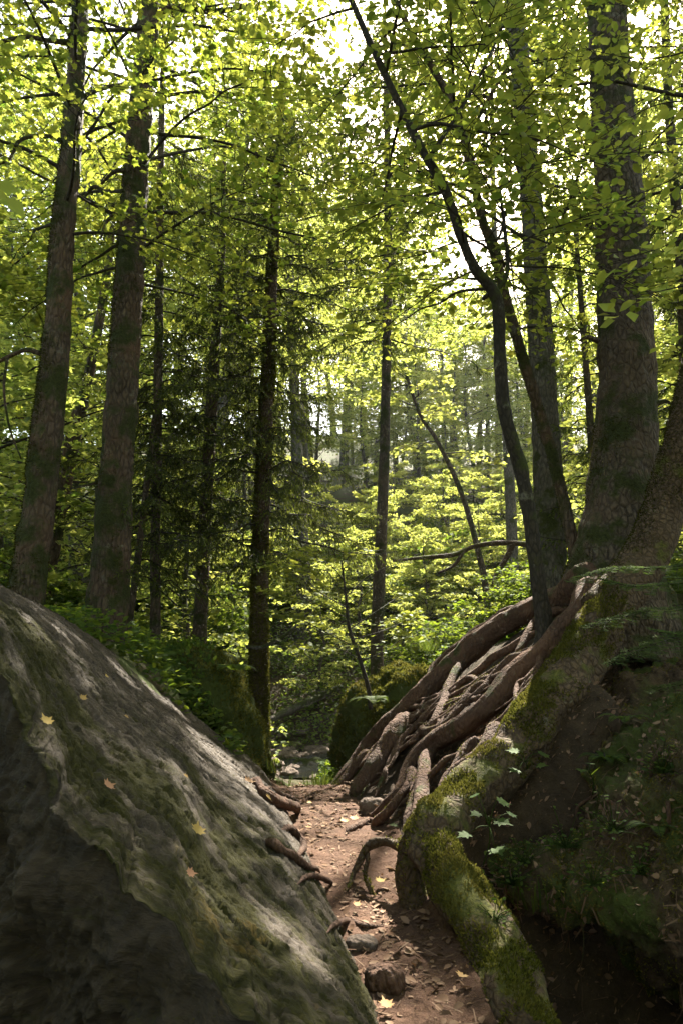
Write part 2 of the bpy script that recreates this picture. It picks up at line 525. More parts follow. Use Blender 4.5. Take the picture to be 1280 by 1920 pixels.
gx = axis_lines(-260, 260, -3.2, 3.6, .03, 1.10); gy = axis_lines(-60, 420, 1.5, 9.0, .03, 1.06)
X, Y = np.meshgrid(gx, gy)
bare = np.clip(ss(-.6, .1, X) * (1 - ss(2.6, 3.4, X)) * (1 - ss(8.0, 9.0, Y)) + (1 - ss(.6, 1.4, np.abs(X - path_x(np.minimum(Y, 12))))) * (1 - ss(8, 10, Y)) + ss(11, 12.5, Y) * (1 - ss(26, 40, Y)) * np.clip(.62 + 1.2 * fbm(np.stack([X * .5, Y * .5, 0 * X], -1), 3), 0, 1), 0, 1)
g = MB(); g.add(np.stack([X, Y, terrain(X, Y)], -1).reshape(-1, 3), grid_quads(len(gy), len(gx)), None, bare.ravel())
o = obj('ground', g, M_floor); tag(o, kind='structure')

def path_z(x, y):
    d = x - path_x(y)
    q = np.stack([x, y, 0 * x], -1)
    half = np.interp(y, [1.5, 3, 5, 7, 8], [.38, .38, .46, .60, .4])
    e = np.abs(d) / half
    z = terrain(x, y, False) * 0 + np.interp(y, [1, 2, 7.0, 8.2], [0, 0, .05, -.25])
    z = z + .035 + .045 * fbm(q * 2.2, 3) + .024 * np.abs(fbm(q * np.array([5, 7, 5]), 4)) + .009 * fbm(q * 28, 3)
    return z + .10 * ss(.55, 1.0, e) * np.where(d < 0, 1, .6) - .35 * ss(.9, 1.15, e)

yy = np.arange(1.4, 8.2, .014); ee = np.linspace(-1.15, 1.15, 110)
half = np.interp(yy, [1.5, 3, 5, 7, 8], [.38, .38, .46, .60, .4])
PX = path_x(yy)[:, None] + half[:, None] * ee[None, :]; PY = np.repeat(yy[:, None], len(ee), 1)
g = MB(); g.add(np.stack([PX, PY, path_z(PX, PY)], -1).reshape(-1, 3), grid_quads(len(yy), len(ee)))
o = obj('path', g, M_soil); tag(o, kind='structure')

xx = np.linspace(-14, 12, 160); yy2 = np.linspace(12.6, 15.9, 50)
X, Y = np.meshgrid(xx, yy2)
g = MB(); g.add(np.stack([X, Y, -.90 + .02 * pn(np.stack([X * 2, Y * 3, X * 0], -1))], -1).reshape(-1, 3), grid_quads(50, 160))
o = obj('creek', g, M_water); tag(o, kind='structure')

# ------------------------------------------------------------------ moss tufts on a surface
def fuzz(rng, V, Q, count, mask, size, mb, updir=.5):
    """tiny blades standing on the faces of a quad mesh where mask(p, n) lets them"""
    V = np.asarray(V); Q = np.asarray(Q)
    a, b, c, d = V[Q[:, 0]], V[Q[:, 1]], V[Q[:, 2]], V[Q[:, 3]]
    nn = np.cross(c - a, d - b); ar = np.linalg.norm(nn, axis=1)
    f = rng.choice(len(Q), count, p=ar / ar.sum())
    u, v = rng.random(count)[:, None], rng.random(count)[:, None]
    p = (a[f] * (1 - u) + b[f] * u) * (1 - v) + (d[f] * (1 - u) + c[f] * u) * v
    n = norm(nn[f])
    k = mask(p, n) > rng.random(count)
    p, n = p[k], n[k]
    m = len(p)
    ax = n + rng.normal(size=(m, 3)) * .55 + np.array([0, 0, updir])
    leaves(mb, p - n * .004, ax, rng.normal(size=(m, 3)), size * (.5 + rng.random(m)), SPIKE3, rng.random(m))
SPIKE3 = (np.array([(0, .17, 0), (0, -.17, 0), (.6, -.12, .1), (1, .02, .15), (.6, .14, .1)]), np.array([(0, 1, 2, 4)]), np.array([(4, 2, 3)]))

def patch(ctrl, nu, nv):
    """smooth surface through a grid of control points ctrl[u][v]"""
    c = np.asarray(ctrl, float)
    rows = np.array([_lin(spline(r, n=24), nv) for r in c])
    cols = np.array([_lin(spline(rows[:, j], n=24), nu) for j in range(nv)])
    return cols.transpose(1, 0, 2)

def _lin(p, n):
    s = np.concatenate([[0], np.cumsum(np.linalg.norm(np.diff(p, axis=0), axis=1))])
    t = np.linspace(0, s[-1], n)
    return np.stack([np.interp(t, s, p[:, k]) for k in range(p.shape[1])], -1)

def gnorm(G):
    return norm(np.cross(np.gradient(G, axis=0), np.gradient(G, axis=1)))

rng = np.random.default_rng(11)
# ------------------------------------------------------------------ the big slab of rock on the left
near = [P(-190, 985, 3.5), P(-90, 1110, 3.05), P(0, 1240, 2.72), P(60, 1390, 2.50), P(125, 1520, 2.35), P(230, 1640, 2.27), P(330, 1715, 2.22),
        P(430, 1890, 2.10), np.array([.08, 1.92, .34]), np.array([.42, 1.90, -.14])]
far = [P(-190, 955, 3.8), P(-90, 1040, 4.3), P(0, 1098, 4.75), P(70, 1130, 5.2), P(140, 1172, 5.6), P(250, 1252, 6.15), P(330, 1315, 6.5),
       P(420, 1385, 6.8), P(490, 1440, 6.95), np.array([-.58, 6.75, -.05])]
nv = 640
Nc, Fc = _lin(spline(near, n=30), nv), _lin(spline(far, n=30), nv)
_jn = ss(.04, .12, np.linspace(0, 1, nv))[:, None]
jit_ = _jn * (np.stack([fbm(Nc * 5 + 3 + 40 * k_, 4, gain=.6) for k_ in range(3)], -1) * np.array([.07, .045, .08]))
nu_top = 480
u = np.linspace(0, 1, nu_top)[:, None, None]
top = Nc[None] * (1 - u) + Fc[None] * u
bul = np.sin(pi * u) * .05
bul = bul + 0 * top[..., :1]
nrm0 = np.array([.69, .14, .73])
top = top + nrm0 * bul + jit_[None] * np.exp(-(u / .09) ** 2)
nf = 150
v = np.linspace(0, 1, nv)
drop = np.linspace(1, 0, nf, endpoint=False)[:, None, None]
foot = np.array([-.34, .10, 0]) * np.ones((nv, 3)); 
nearface = Nc[None] + drop * (np.stack([np.full(nv, -.42), np.full(nv, .22), -(Nc[:, 2] + .35)], -1))[None] + np.sin(pi * drop) * np.array([-.05, -.06, 0]) + jit_[None] * np.exp(-(drop / .16) ** 2)
nb = 60
drop2 = np.linspace(0, 1, nb + 1)[1:][:, None, None]
farface = Fc[None] + drop2 * (np.stack([np.full(nv, -.25), np.full(nv, .25), -(Fc[:, 2] + .4) * np.ones(nv)], -1))[None]
G = np.concatenate([nearface, top, farface], 0)
NG = gnorm(np.concatenate([nearface - jit_[None] * np.exp(-(drop / .16) ** 2), top - jit_[None] * np.exp(-(u / .09) ** 2), farface], 0))
if NG[nf + 200, 300, 2] < 0: NG = -NG
isface = np.concatenate([np.ones(nf), np.zeros(nu_top), np.ones(nb)])[:, None] * np.ones((1, nv))
sd = norm(Fc[200] * 0 + np.array([.62, .45, -.64])); td = norm(np.cross(nrm0, sd))   # along the grain and across
arc = np.concatenate([[0], np.cumsum(np.linalg.norm(np.diff((Nc + Fc) / 2, axis=0), axis=1))])
wid = np.linalg.norm(Fc - Nc, axis=1)
L = np.stack([np.broadcast_to(arc, G.shape[:2]), (np.linspace(-nf / nu_top, 1 + nb / nu_top, G.shape[0])[:, None]) * (1.2 + .5 * wid[None]), 0 * G[..., 0]], -1)
L[..., 1] += .35 * pn(L * .8 + 3)
def rockdisp(L):
    lay = fbm(L * np.array([.9, 2.6, 1.0]) + 1, 3)
    st = fbm(L * np.array([4.0, 17.0, 6]) + 9, 5, gain=.6)
    fl = fbm(L * np.array([14.0, 34.0, 6]) + 19, 4, gain=.6)
    pf_ = -fbm(L * np.array([9.0, 26.0, 5]) + 31, 4)
    pit = ss(.11, .18, pf_) * (.6 + .8 * np.clip(pf_, 0, .6))
    tr = fbm(L * np.array([2.6, 9.0, 1.0]) + 55, 4, gain=.55) * 7
    fr_ = tr - np.floor(tr)
    ter = (np.floor(tr) + ss(.40, .52, fr_)) / 7
    rdg = -np.abs(fbm(L * np.array([7.0, 24.0, 5]) + 44, 4, gain=.6))
    crk = np.clip(.10 - np.abs(fbm(L * np.array([1.6, 6.5, 5]) + 71, 3)), 0, 1)
    return .014 * lay + .030 * ter + .014 * rdg + .006 * st + .012 * fl - .026 * pit + .007 * fbm(L * np.array([22, 34, 9]), 4, gain=.65) - .28 * crk * (fbm(L * 1.7 + 8, 2) > .02) + .006 * fbm(L * 50, 3)
edge = np.exp(-((np.arange(G.shape[0]) - nf) / 26.0) ** 2)[:, None]
chip = fbm(G * np.array([5, 5, 5.0]) + 3, 4)
rough = fbm(G * 2.2 + 40, 5) * .22 + fbm(G * 7, 5, gain=.62) * .12 - .10 * np.abs(fbm(G * np.array([3, 3, 6]) + 60, 4))
bl = ss(nf - 22, nf + 10, np.arange(G.shape[0]))[:, None]
D = rough * (1 - bl) + rockdisp(L) * bl
D[nf + nu_top:] = rockdisp(L)[nf + nu_top:]
D = D * (1 - .6 * edge) - .035 * edge * np.clip(chip + .3, 0, 1)
G2 = G + NG * D[..., None]
slab = MB()
uu = np.concatenate([np.linspace(0, 1, nf), np.linspace(0, 1, nu_top), np.ones(nb)])[:, None] * np.ones((1, nv))
vv = np.linspace(0, 1, nv)[None, :] * np.ones_like(uu)
moss_shade = np.where(isface > .5, -1.0 + 1.6 * (1 - ss(.14, .46, vv + .2 * fbm(G * 3 + 7, 3))) * np.clip(.62 + 1.3 * fbm(G * 4 + 70, 4), 0, 1), .50 * ss(.75, .15, uu) - .45 * ss(.35, .9, uu))  # above zero moss, below zero shade painted on the faces
qd = grid_quads(G.shape[0], nv)
slab.add(G2.reshape(-1, 3), qd, None, moss_shade.ravel())
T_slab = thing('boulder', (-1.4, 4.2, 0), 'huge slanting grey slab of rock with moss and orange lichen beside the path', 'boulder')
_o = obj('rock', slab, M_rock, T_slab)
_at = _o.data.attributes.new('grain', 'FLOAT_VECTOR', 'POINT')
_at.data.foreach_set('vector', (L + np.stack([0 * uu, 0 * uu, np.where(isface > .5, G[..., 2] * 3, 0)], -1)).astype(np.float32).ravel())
mf = MB()
def slabmask(p, n):
    return np.clip((fbm(p * 2.6 + 5, 4) - .02) * 4, 0, 1) * np.where(n[:, 1] < -.2, .5, .6)
fuzz(rng, G2.reshape(-1, 3), qd[:, ::-1] if NG[0, 0] @ np.cross(G2[1, 0] - G2[0, 0], G2[0, 1] - G2[0, 0]) > 0 else qd, 60000, slabmask, .008, mf)
obj('moss', mf, M_moss, T_slab)

def blob(center, rad, seed, noise=.18, freq=1.6, nu=150, nv=240, power=.75, shear=(0, 0), groove=0, fine=.035):
    th = np.linspace(.02, pi - .02, nu)[:, None]; ph = np.linspace(0, 2 * pi, nv)[None, :]
    f = lambda a: np.sign(a) * np.abs(a) ** power
    d = np.stack([f(np.sin(th)) * f(np.cos(ph)), f(np.sin(th)) * f(np.sin(ph)), f(np.cos(th)) + 0 * ph], -1)
    V = d * np.asarray(rad)
    V[..., 0] += shear[0] * V[..., 2]; V[..., 1] += shear[1] * V[..., 2]
    V = V + np.asarray(center)
    n = norm(d)
    q = V * freq + seed * 11.7
    q[:, -1] = q[:, 0]
    dis = noise * fbm(q, 5) * 1.5 + fine * fbm(q * 5, 4)
    if groove: dis = dis + groove * np.abs(fbm(q * np.array([3, 3, .6]), 3))
    V = V + n * dis[..., None]
    return V.reshape(-1, 3), grid_quads(nu, nv)

# mossy rocks flanking the way down to the creek
def mossy_rock(name, c, rad, seed, label, cat, nf, size=.03, mat=M_mossrock, dens=1.0, **kw):
    V, Q = blob(c, rad, seed, **kw)
    t = thing(name, (c[0], c[1], c[2] - rad[2] * .8), label, cat)
    b = MB(); b.add(V, Q); obj('rock', b, mat, t)
    m = MB(); fuzz(rng, V, Q[:, ::-1], nf, lambda p, n: dens * np.clip((fbm(p * 3.1, 4) + .12 + .5 * n[:, 2]) * 2.5, 0, 1), size, m)
    obj('moss', m, M_moss, t)
    return V, Q
RV, RQ = mossy_rock('mossy_boulder', (-1.78, 8.5, .25), (.86, .85, 1.18), 2, 'tall mossy boulder overgrown with ivy at the foot of the spruces', 'boulder', 60000, shear=(-.18, 0))
mossy_rock('mossy_boulder', (.66, 8.6, .36), (.74, .66, .80), 5, 'moss covered hump of rock behind the topmost bare root', 'boulder', 70000, shear=(.22, 0), power=1.0, noise=.26)

# the undercut bank on the right, over a dark hollow
cols = [[(890, 1500, 5.2), (895, 1545, 5.0), (900, 1600, 4.7), (925, 1655, 4.4), (935, 1700, 4.45), (935, 1760, 4.9), (935, 1840, 5.3)],
        [(985, 1420, 5.6), (975, 1490, 5.2), (985, 1560, 4.75), (995, 1640, 4.32), (1000, 1695, 4.28), (1000, 1760, 4.8), (1000, 1850, 5.3)],
        [(1100, 1300, 6.0), (1085, 1400, 5.45), (1075, 1490, 4.9), (1090, 1590, 4.3), (1100, 1700, 4.05), (1110, 1780, 4.6), (1110, 1860, 5.2)],
        [(1190, 1260, 6.0), (1150, 1360, 4.95), (1150, 1420, 4.5), (1160, 1560, 4.15), (1170, 1725, 3.85), (1170, 1810, 4.4), (1170, 1890, 5.0)],
        [(1280, 1240, 5.8), (1235, 1325, 4.75), (1235, 1390, 4.25), (1250, 1580, 3.85), (1260, 1775, 3.55), (1260, 1860, 4.2), (1260, 1950, 4.9)],
        [(1400, 1210, 5.4), (1340, 1310, 4.5), (1330, 1420, 3.95), (1340, 1600, 3.55), (1350, 1830, 3.38), (1350, 1920, 4.1), (1350, 2010, 4.8)],
        [(1600, 1150, 5.1), (1560, 1300, 4.3), (1560, 1450, 3.72), (1560, 1620, 3.4), (1560, 1860, 3.2), (1560, 1960, 3.9), (1560, 2060, 4.6)],
        [(1900, 1100, 5.0), (1900, 1300, 4.2), (1900, 1450, 3.6), (1900, 1620, 3.2), (1900, 1900, 3.0), (1900, 1990, 3.8), (1900, 2100, 4.5)]]
B = patch([[P(*p) for p in c] for c in cols], 300, 300)
BN = gnorm(B)
if BN[100, 100, 1] > 0: BN = -BN
B = B + BN * (.20 * fbm(B * 2.1 + 4, 5) + .14 * fbm(B * np.array([5, 5, 4]) + 8, 5, gain=.6) + .04 * fbm(B * 22, 3))[..., None]
qb = grid_quads(300, 300)
T_bank = thing('earth_bank', P(1200, 1800, 4.6), 'dark undercut earth bank with moss and hanging rootlets over a hollow', 'bank')
b = MB(); b.add(B.reshape(-1, 3), qb); obj('earth', b, M_earth, T_bank)
fn = np.cross(B[1, 0] - B[0, 0], B[0, 1] - B[0, 0])
qf = qb if True else qb
mf = MB()
def bankmask(p, n):
    return np.clip((fbm(p * 2.8 + 2, 4) + .12) * 3, 0, 1)
_c = np.cross(B[150, 100] - B[149, 100], B[150, 101] - B[150, 100])
fl = qb if np.dot(np.cross(B.reshape(-1, 3)[qb[30000, 2]] - B.reshape(-1, 3)[qb[30000, 0]], B.reshape(-1, 3)[qb[30000, 3]] - B.reshape(-1, 3)[qb[30000, 1]]), BN.reshape(-1, 3)[qb[30000, 0]]) > 0 else qb[:, ::-1]
fuzz(rng, B.reshape(-1, 3), fl, 110000, bankmask, .020, mf, .2)
obj('moss', mf, M_moss_dry, T_bank)
for k in range(40):
    hr = MB()
    i, j = rng.integers(25, 190), rng.integers(60, 200)
    p = B[j % 300, i] + BN[j % 300, i] * .01
    d = norm(np.array([rng.normal() * .5, -.15, -1.0]))
    L_ = .12 + .35 * rng.random()
    pts = [np.append(p + d * L_ * s + BN[i, j] * .05 * s + rng.normal(size=3) * .012 * (s > 0), .0035 * (1.2 - s)) for s in np.linspace(0, 1, 7)]
    tube(hr, spline(pts, step=.03), 5)
    obj('rootlet', hr, M_root, T_bank)

# ------------------------------------------------------------------ trunks
def trunk_pts(px, Y, extra=0.0):
    """px rows (px, py, width px [, Y]); Y constant unless given; extra metres of trunk carried on above the frame"""
    rows = []
    for r in px:
        y = r[3] if len(r) > 3 else Y
        rows.append(np.append(P(r[0], r[1], y), pw(r[2], y) / 2))
    rows = np.array(rows)
    if extra:
        d = rows[-1] - rows[-2]; L_ = np.linalg.norm(d[:3])
        for k in (1, 2, 3):
            e = rows[-1].copy(); e[:3] += d[:3] / L_ * extra / 3 + np.array([0, 0, .0]); e[3] = max(.012, rows[-1][3] * .72)
            rows = np.vstack([rows, e])
    return rows

def to_ground(rows, sink=.25, flare=1.5):
    r = rows[0].copy()
    z = tz(r[0], r[1])
    if r[2] > z - .1:
        e = r.copy(); e[2] = z - sink; e[3] *= flare
        if r[2] - e[2] > .5:
            m = r.copy(); m[2] = z + .25; m[3] *= 1.08
            return np.vstack([e, m, rows])
        return np.vstack([e, rows])
    return rows

def trunk(mb, rows, segs=24, step=.06, rough=.10, freq=4.0, ridges=.0, nr=20):
    s = spline(rows, step=step)
    s[:, 3] = np.maximum(s[:, 3], .004)
    global LASTV
    V_ = tube(mb, s, segs, rough, freq, ridges, nr)
    LASTV = (V_[:len(s) * segs], len(s), segs)
    return s

def trunk_moss(t, count, thr, size=.02, seed=1, zmax=99, mat=None):
    V_, n_, sg_ = LASTV
    i = np.arange(n_ - 1)[:, None]; j = np.arange(sg_)[None, :]; jn = (j + 1) % sg_
    Q_ = np.stack([i * sg_ + j, i * sg_ + jn, (i + 1) * sg_ + jn, (i + 1) * sg_ + j], -1).reshape(-1, 4)
    m_ = MB(); fuzz(np.random.default_rng(seed), V_, Q_, count, lambda p, n: np.clip((fbm(p * np.array([2.2, 2.2, 1.1]) + seed, 4) + thr - .25 * n[:, 0]) * 5, 0, 1) * (p[:, 2] < zmax), size, m_, .1)
    obj('moss', m_, mat or M_moss_trunk, t)

# gaps in the canopy through which the sun reaches the ground: x, y, z of the lit spot and its radius
LIT = []
_slabp, _moundp, _pathp = (.72, -.936, -.19), (MA + .12, MBX, MCY), (.06, 0, 0)
for (px, py, pl, r) in ((300, 1310, 0, .20), (355, 1370, 0, .22), (400, 1430, 0, .26), (450, 1500, 0, .24), (470, 1560, 0, .16), (235, 1265, 0, .2), (120, 1200, 0, .18), (60, 1180, 0, .16),
                        (390, 1660, 0, .12), (440, 1690, 0, .14), (500, 1740, 0, .14), (540, 1700, 0, .12), (330, 1450, 0, .12), (560, 1830, 0, .12),
                        (600, 1530, 2, .36), (660, 1560, 2, .30), (625, 1590, 2, .30), (620, 1660, 2, .28), (655, 1730, 2, .24), (690, 1540, 2, .26), (700, 1800, 2, .12), (640, 1780, 2, .12), (720, 1900, 2, .14),
                        (820, 1270, 1, .3), (760, 1240, 1, .45), (900, 1200, 1, .3), (1000, 1160, 1, .22), (790, 1400, 1, .22), (880, 1330, 1, .25), (1060, 1160, 1, .22), (740, 1440, 1, .16), (960, 1260, 1, .2),
                        (700, 1410, 1, .2), (840, 1370, 1, .15), (950, 1400, 1, .16), (860, 1440, 1, .14)):
    LIT.append((*onplane(px, py, *(_slabp, _moundp, _pathp)[pl]), r))
for (px, py, Yd, r) in ((830, 1545, 4.05, .13), (1250, 1330, 4.5, .22), (1200, 1340, 4.6, .12), (1130, 1360, 4.7, .10), (1075, 1240, 5.0, .12), (1180, 1150, 3.2, .25), (900, 1660, 3.65, .10), (880, 1500, 4.3, .10), (1010, 1600, 4.25, .12), (1110, 1180, 3.1, .15), (760, 1232, 8.5, .45), (820, 1215, 8.6, .45), (730, 1262, 8.3, .25), (935, 1780, 3.4, .07), (1085, 1592, 4.26, .15), (1110, 1535, 4.42, .13), (1130, 1450, 4.4, .14), (1040, 1600, 4.4, .12)):
    LIT.append((*P(px, py, Yd), r))
LIT = np.array(LIT)
LIT[:14, 3] *= 1.0
def shade_keep(p):
    """False for leaves standing between the sun and a lit spot; the shade around is left as it is"""
    k = np.ones(len(p), bool)
    for x, y, z, r in LIT:
        t = (p[:, 2] - z) / S[2]
        q = p - S[None] * t[:, None]
        d = np.hypot(q[:, 0] - x, q[:, 1] - y) / (r * (1 + .5 * pn(np.stack([p[:, 0] * 1.1, p[:, 1] * 1.1, p[:, 2] * 1.1], -1))))
        k &= ~((t > .6) & (d < 1))
    return k

def lit_free(p):
    """share of a few points that stay clear of the sun rays to the lit spots"""
    p = np.asarray(p)
    t = (p[:, None, 2] - LIT[None, :, 2]) / S[2]
    d = np.hypot(p[:, None, 0] - S[0] * t - LIT[None, :, 0], p[:, None, 1] - S[1] * t - LIT[None, :, 1])
    return 1 - ((t > .6) & (d < LIT[None, :, 3] * .9)).any(1).mean()

def grow(rng, path, zlo, zhi, nlimb, Lfun, wood, leaf, shape, size, nsub=10, nleaf=40, rise=.35, keep=None, spread=.2, az0=0.0, azr=None, droop=.25, subL=.42, jit=.45, twigs=True):
    """limbs, side shoots and flat sprays of leaves along a trunk path (rows x y z r)"""
    P_, A_, N_ = [], [], []
    for i in range(nlimb):
        f = (i + rng.random()) / nlimb
        z = zlo + (zhi - zlo) * f
        b = np.array([np.interp(z, path[:, 2], path[:, k]) for k in range(4)])
        az = az0 + i * 2.39996 + rng.normal() * .35 if azr is None else rng.uniform(*azr)
        L_ = Lfun(f) * (.75 + .5 * rng.random())
        h = np.array([cos(az), sin(az), 0])
        e0 = rise + .25 * rng.normal()
        s = np.linspace(0, 1, 8)
        q = b[None, :3] + h[None] * (L_ * s)[:, None]
        q[:, 2] += L_ * (e0 * s - (droop + .1 * rng.random()) * s ** 2)
        q[1:] += np.cumsum(rng.normal(size=(7, 3)), 0) * .012 * L_
        r0 = min(b[3] * .5, .007 + .0065 * L_)
        limb = np.column_stack([q, r0 * (1 - .85 * s)])
        limb = spline(limb, n=3)
        if keep is not None and lit_free(limb[:, :3]) < .8: continue
        tube(wood, limb, 6, cap=False)
        for j in range(nsub):
            t = .18 + .82 * (j + rng.random()) / nsub
            p0 = np.array([np.interp(t, np.linspace(0, 1, len(limb)), limb[:, k]) for k in range(3)])
            sd = 1 if j % 2 else -1
            a2 = az + sd * (.55 + .45 * rng.random())
            l2 = L_ * subL * (1.15 - .75 * t) * (.6 + .8 * rng.random()) + .12
            d2 = np.array([cos(a2), sin(a2), .12 * rng.normal() - .02])
            ts = np.linspace(0, 1, 5)
            qq = p0[None] + d2[None] * (l2 * ts)[:, None]
            qq[:, 2] -= .12 * l2 * ts ** 2
            if twigs and (keep is None or lit_free(qq[1:4]) > .99): tube(wood, np.column_stack([qq, np.linspace(max(.004, r0 * .25), .0025, 5)]), 4, cap=False)
            n = max(4, int(nleaf * (.4 + l2 / max(L_ * subL, .1) * .7)))
            tt = rng.random(n) ** .8
            pos = p0[None] + d2[None] * (l2 * tt)[:, None]
            pos[:, 2] -= .12 * l2 * tt ** 2
            side = np.where(rng.random(n) < .5, -1, 1)
            lat = np.array([-d2[1], d2[0], 0])
            off = spread * l2 * rng.random(n) * (1.1 - .6 * tt)
            pos += lat[None] * (side * off)[:, None]
            pos[:, 2] += rng.normal(size=n) * .035
            ax = d2[None] * .7 + lat[None] * (side * .8)[:, None] + rng.normal(size=(n, 3)) * .3
            nm = np.array([0, 0, 1.0])[None] + rng.normal(size=(n, 3)) * jit
            P_.append(pos); A_.append(ax); N_.append(nm)
    P_, A_, N_ = np.vstack(P_), np.vstack(A_), np.vstack(N_)
    if keep is not None:
        k = keep(P_); P_, A_, N_ = P_[k], A_[k], N_[k]
    n = len(P_)
    tint = np.clip(.5 + .45 * fbm(P_ * .8, 2) + rng.normal(size=n) * .22, 0, 1)
    leaves(leaf, P_, A_, N_, size * (.45 + .85 * rng.random(n)), shape, tint)

def spruce_limbs(rng, path, zlo, zhi, n, Lfun, wood, need, droop=.5, ntw=32, nn=13, nlen=.050, twl=.32, azr=None, hang=.8, bare=0.0, keep=None):
    """thin sagging branches hung with ragged twigs"""
    P_, A_, N_, S_ = [], [], [], []
    for i in range(n):
        f = (i + rng.random()) / n
        z = zlo + (zhi - zlo) * f
        b = np.array([np.interp(z, path[:, 2], path[:, k]) for k in range(4)])
        az = i * 2.39996 + rng.normal() * .4 if azr is None else rng.uniform(*azr)
        L_ = Lfun(f) * (.6 + .7 * rng.random())
        h = np.array([cos(az), sin(az), 0])
        s = np.linspace(0, 1, 9)
        q = b[None, :3] + h[None] * (L_ * s)[:, None]
        q[:, 2] += L_ * (.10 * s - droop * s ** 1.5 + .22 * s ** 4)
        q[1:] += rng.normal(size=(8, 3)) * .02 * L_
        limb = spline(np.column_stack([q, (.007 + .005 * L_) * (1 - .8 * s)]), n=3)
        if keep is not None and lit_free(limb[:, :3]) < .8: continue
        tube(wood, limb, 5, cap=False)
        if rng.random() < bare: continue
        m = int(ntw * (.5 + L_))
        for j in range(m):
            t = .12 + .88 * rng.random()
            p0 = np.array([np.interp(t, np.linspace(0, 1, len(limb)), limb[:, k]) for k in range(3)])
            a2 = az + rng.choice([-1, 1]) * (.5 + .6 * rng.random())
            hv = hang * (.5 + rng.random())
            d2 = norm(np.array([cos(a2), sin(a2), -hv]))
            l2 = twl * (.3 + rng.random()) * (1.15 - .6 * t)
            if keep is None or lit_free(p0[None]) > .5: tube(wood, np.array([[*p0, .0035], [*(p0 + d2 * l2 * .5), .003], [*(p0 + d2 * l2 + np.array([0, 0, -.15 * l2])), .002]]), 3, cap=False)
            k = max(4, int(nn * l2 / twl))
            tt = rng.random(k)
            pos = p0[None] + d2[None] * (l2 * tt)[:, None]; pos[:, 2] -= .15 * l2 * tt ** 2
            ax = d2[None] * .9 + rng.normal(size=(k, 3)) * .55 + np.array([0, 0, -.25])
            P_.append(pos); A_.append(ax); N_.append(rng.normal(size=(k, 3))); S_.append(nlen * (.6 + .8 * rng.random(k)))
    P_, A_, N_, S_ = np.vstack(P_), np.vstack(A_), np.vstack(N_), np.concatenate(S_)
    if keep is not None:
        k = keep(P_); P_, A_, N_, S_ = P_[k], A_[k], N_[k], S_[k]
    leaves(need, P_, A_, N_, S_, NEEDLE2, np.clip(rng.normal(.4, .25, len(P_)), 0, 1))
NEEDLE2 = (np.array([(0, .12, 0), (0, -.12, 0), (.6, -.13, .03), (1, 0, 0), (.6, .13, .03)]), np.array([(0, 1, 2, 4)]), np.array([(4, 2, 3)]))

def limb_part(t, pts, mat, segs=10, rough=.12):
    b = MB(); trunk(b, pts, segs, .05, rough, 7); return obj('branch', b, mat, t)

def base_of(rows):
    x, y = rows[0][:2]
    return (x, y, max(tz(x, y), rows[0][2]))

# --- left tree with a bent mossy trunk
rows = to_ground(trunk_pts([(48, 1120, 68), (72, 960, 58), (90, 800, 56), (108, 620, 50), (118, 440, 46), (135, 270, 40), (148, 60, 36), (152, 0, 34)], 7.2, 4.5))
t = thing('maple_tree', base_of(rows), 'mossy curved maple trunk rising behind the left end of the slab', 'tree')
b = MB(); sp = trunk(b, rows, 72, .03, .14, 4, .022, 14); obj('trunk', b, M_mossbark, t); trunk_moss(t, 60000, -.02, .022, 3, 9)
for pts in ([(135, 80, 14), (90, 76, 10), (40, 70, 9), (-60, 95, 6)], [(128, 270, 13), (90, 255, 9), (40, 262, 8), (15, 300, 6), (-40, 320, 4)],
            [(80, 664, 12), (50, 656, 9), (10, 672, 8), (-40, 700, 6)], [(14, 672, 6), (8, 730, 5), (18, 800, 4), (40, 860, 3)], [(128, 300, 10), (165, 250, 8), (230, 225, 6), (300, 190, 4)]):
    limb_part(t, trunk_pts(pts, 7.2), M_mossbark)
wood, lf = MB(), MB()
grow(rng, sp, 6.0, 13.5, 34, lambda f: 1.2 + 1.7 * (1 - abs(f - .4)), wood, lf, MAPLE, .125, 13, 24, keep=shade_keep, spread=.14)
obj('twigs', wood, M_twig, t); obj('crown', lf, M_maple, t)

# --- the thicker straight left tree
rows = to_ground(trunk_pts([(192, 1215, 80), (205, 1100, 74), (218, 900, 64), (232, 700, 60), (246, 480, 54), (258, 300, 50), (272, 120, 46), (282, 0, 44)], 8.0, 4.5))
t = thing('maple_tree', base_of(rows), 'thick brown maple trunk with dark moss patches, standing right behind the slab', 'tree')
b = MB(); sp = trunk(b, rows, 72, .03, .13, 3.5, .022, 14); obj('trunk', b, M_mossbark, t); trunk_moss(t, 60000, -.10, .024, 5, 9)
for pts in ([(240, 375, 16), (215, 385, 11), (180, 350, 8), (155, 375, 5)], [(300, 20, 20), (350, 14, 14), (400, 22, 12), (470, 10, 8)], [(238, 320, 10), (215, 322, 8), (190, 345, 5)],
            [(236, 395, 9), (205, 410, 7), (190, 445, 5)], [(225, 860, 10), (190, 900, 6), (140, 915, 4)]):
    limb_part(t, trunk_pts(pts, 7.9), M_mossbark)
wood, lf = MB(), MB()
grow(rng, sp, 5.8, 13.5, 36, lambda f: 1.3 + 1.8 * (1 - abs(f - .4)), wood, lf, MAPLE, .135, 13, 26, keep=shade_keep, az0=.8, spread=.14)
obj('twigs', wood, M_twig, t); obj('crown', lf, M_maple, t)

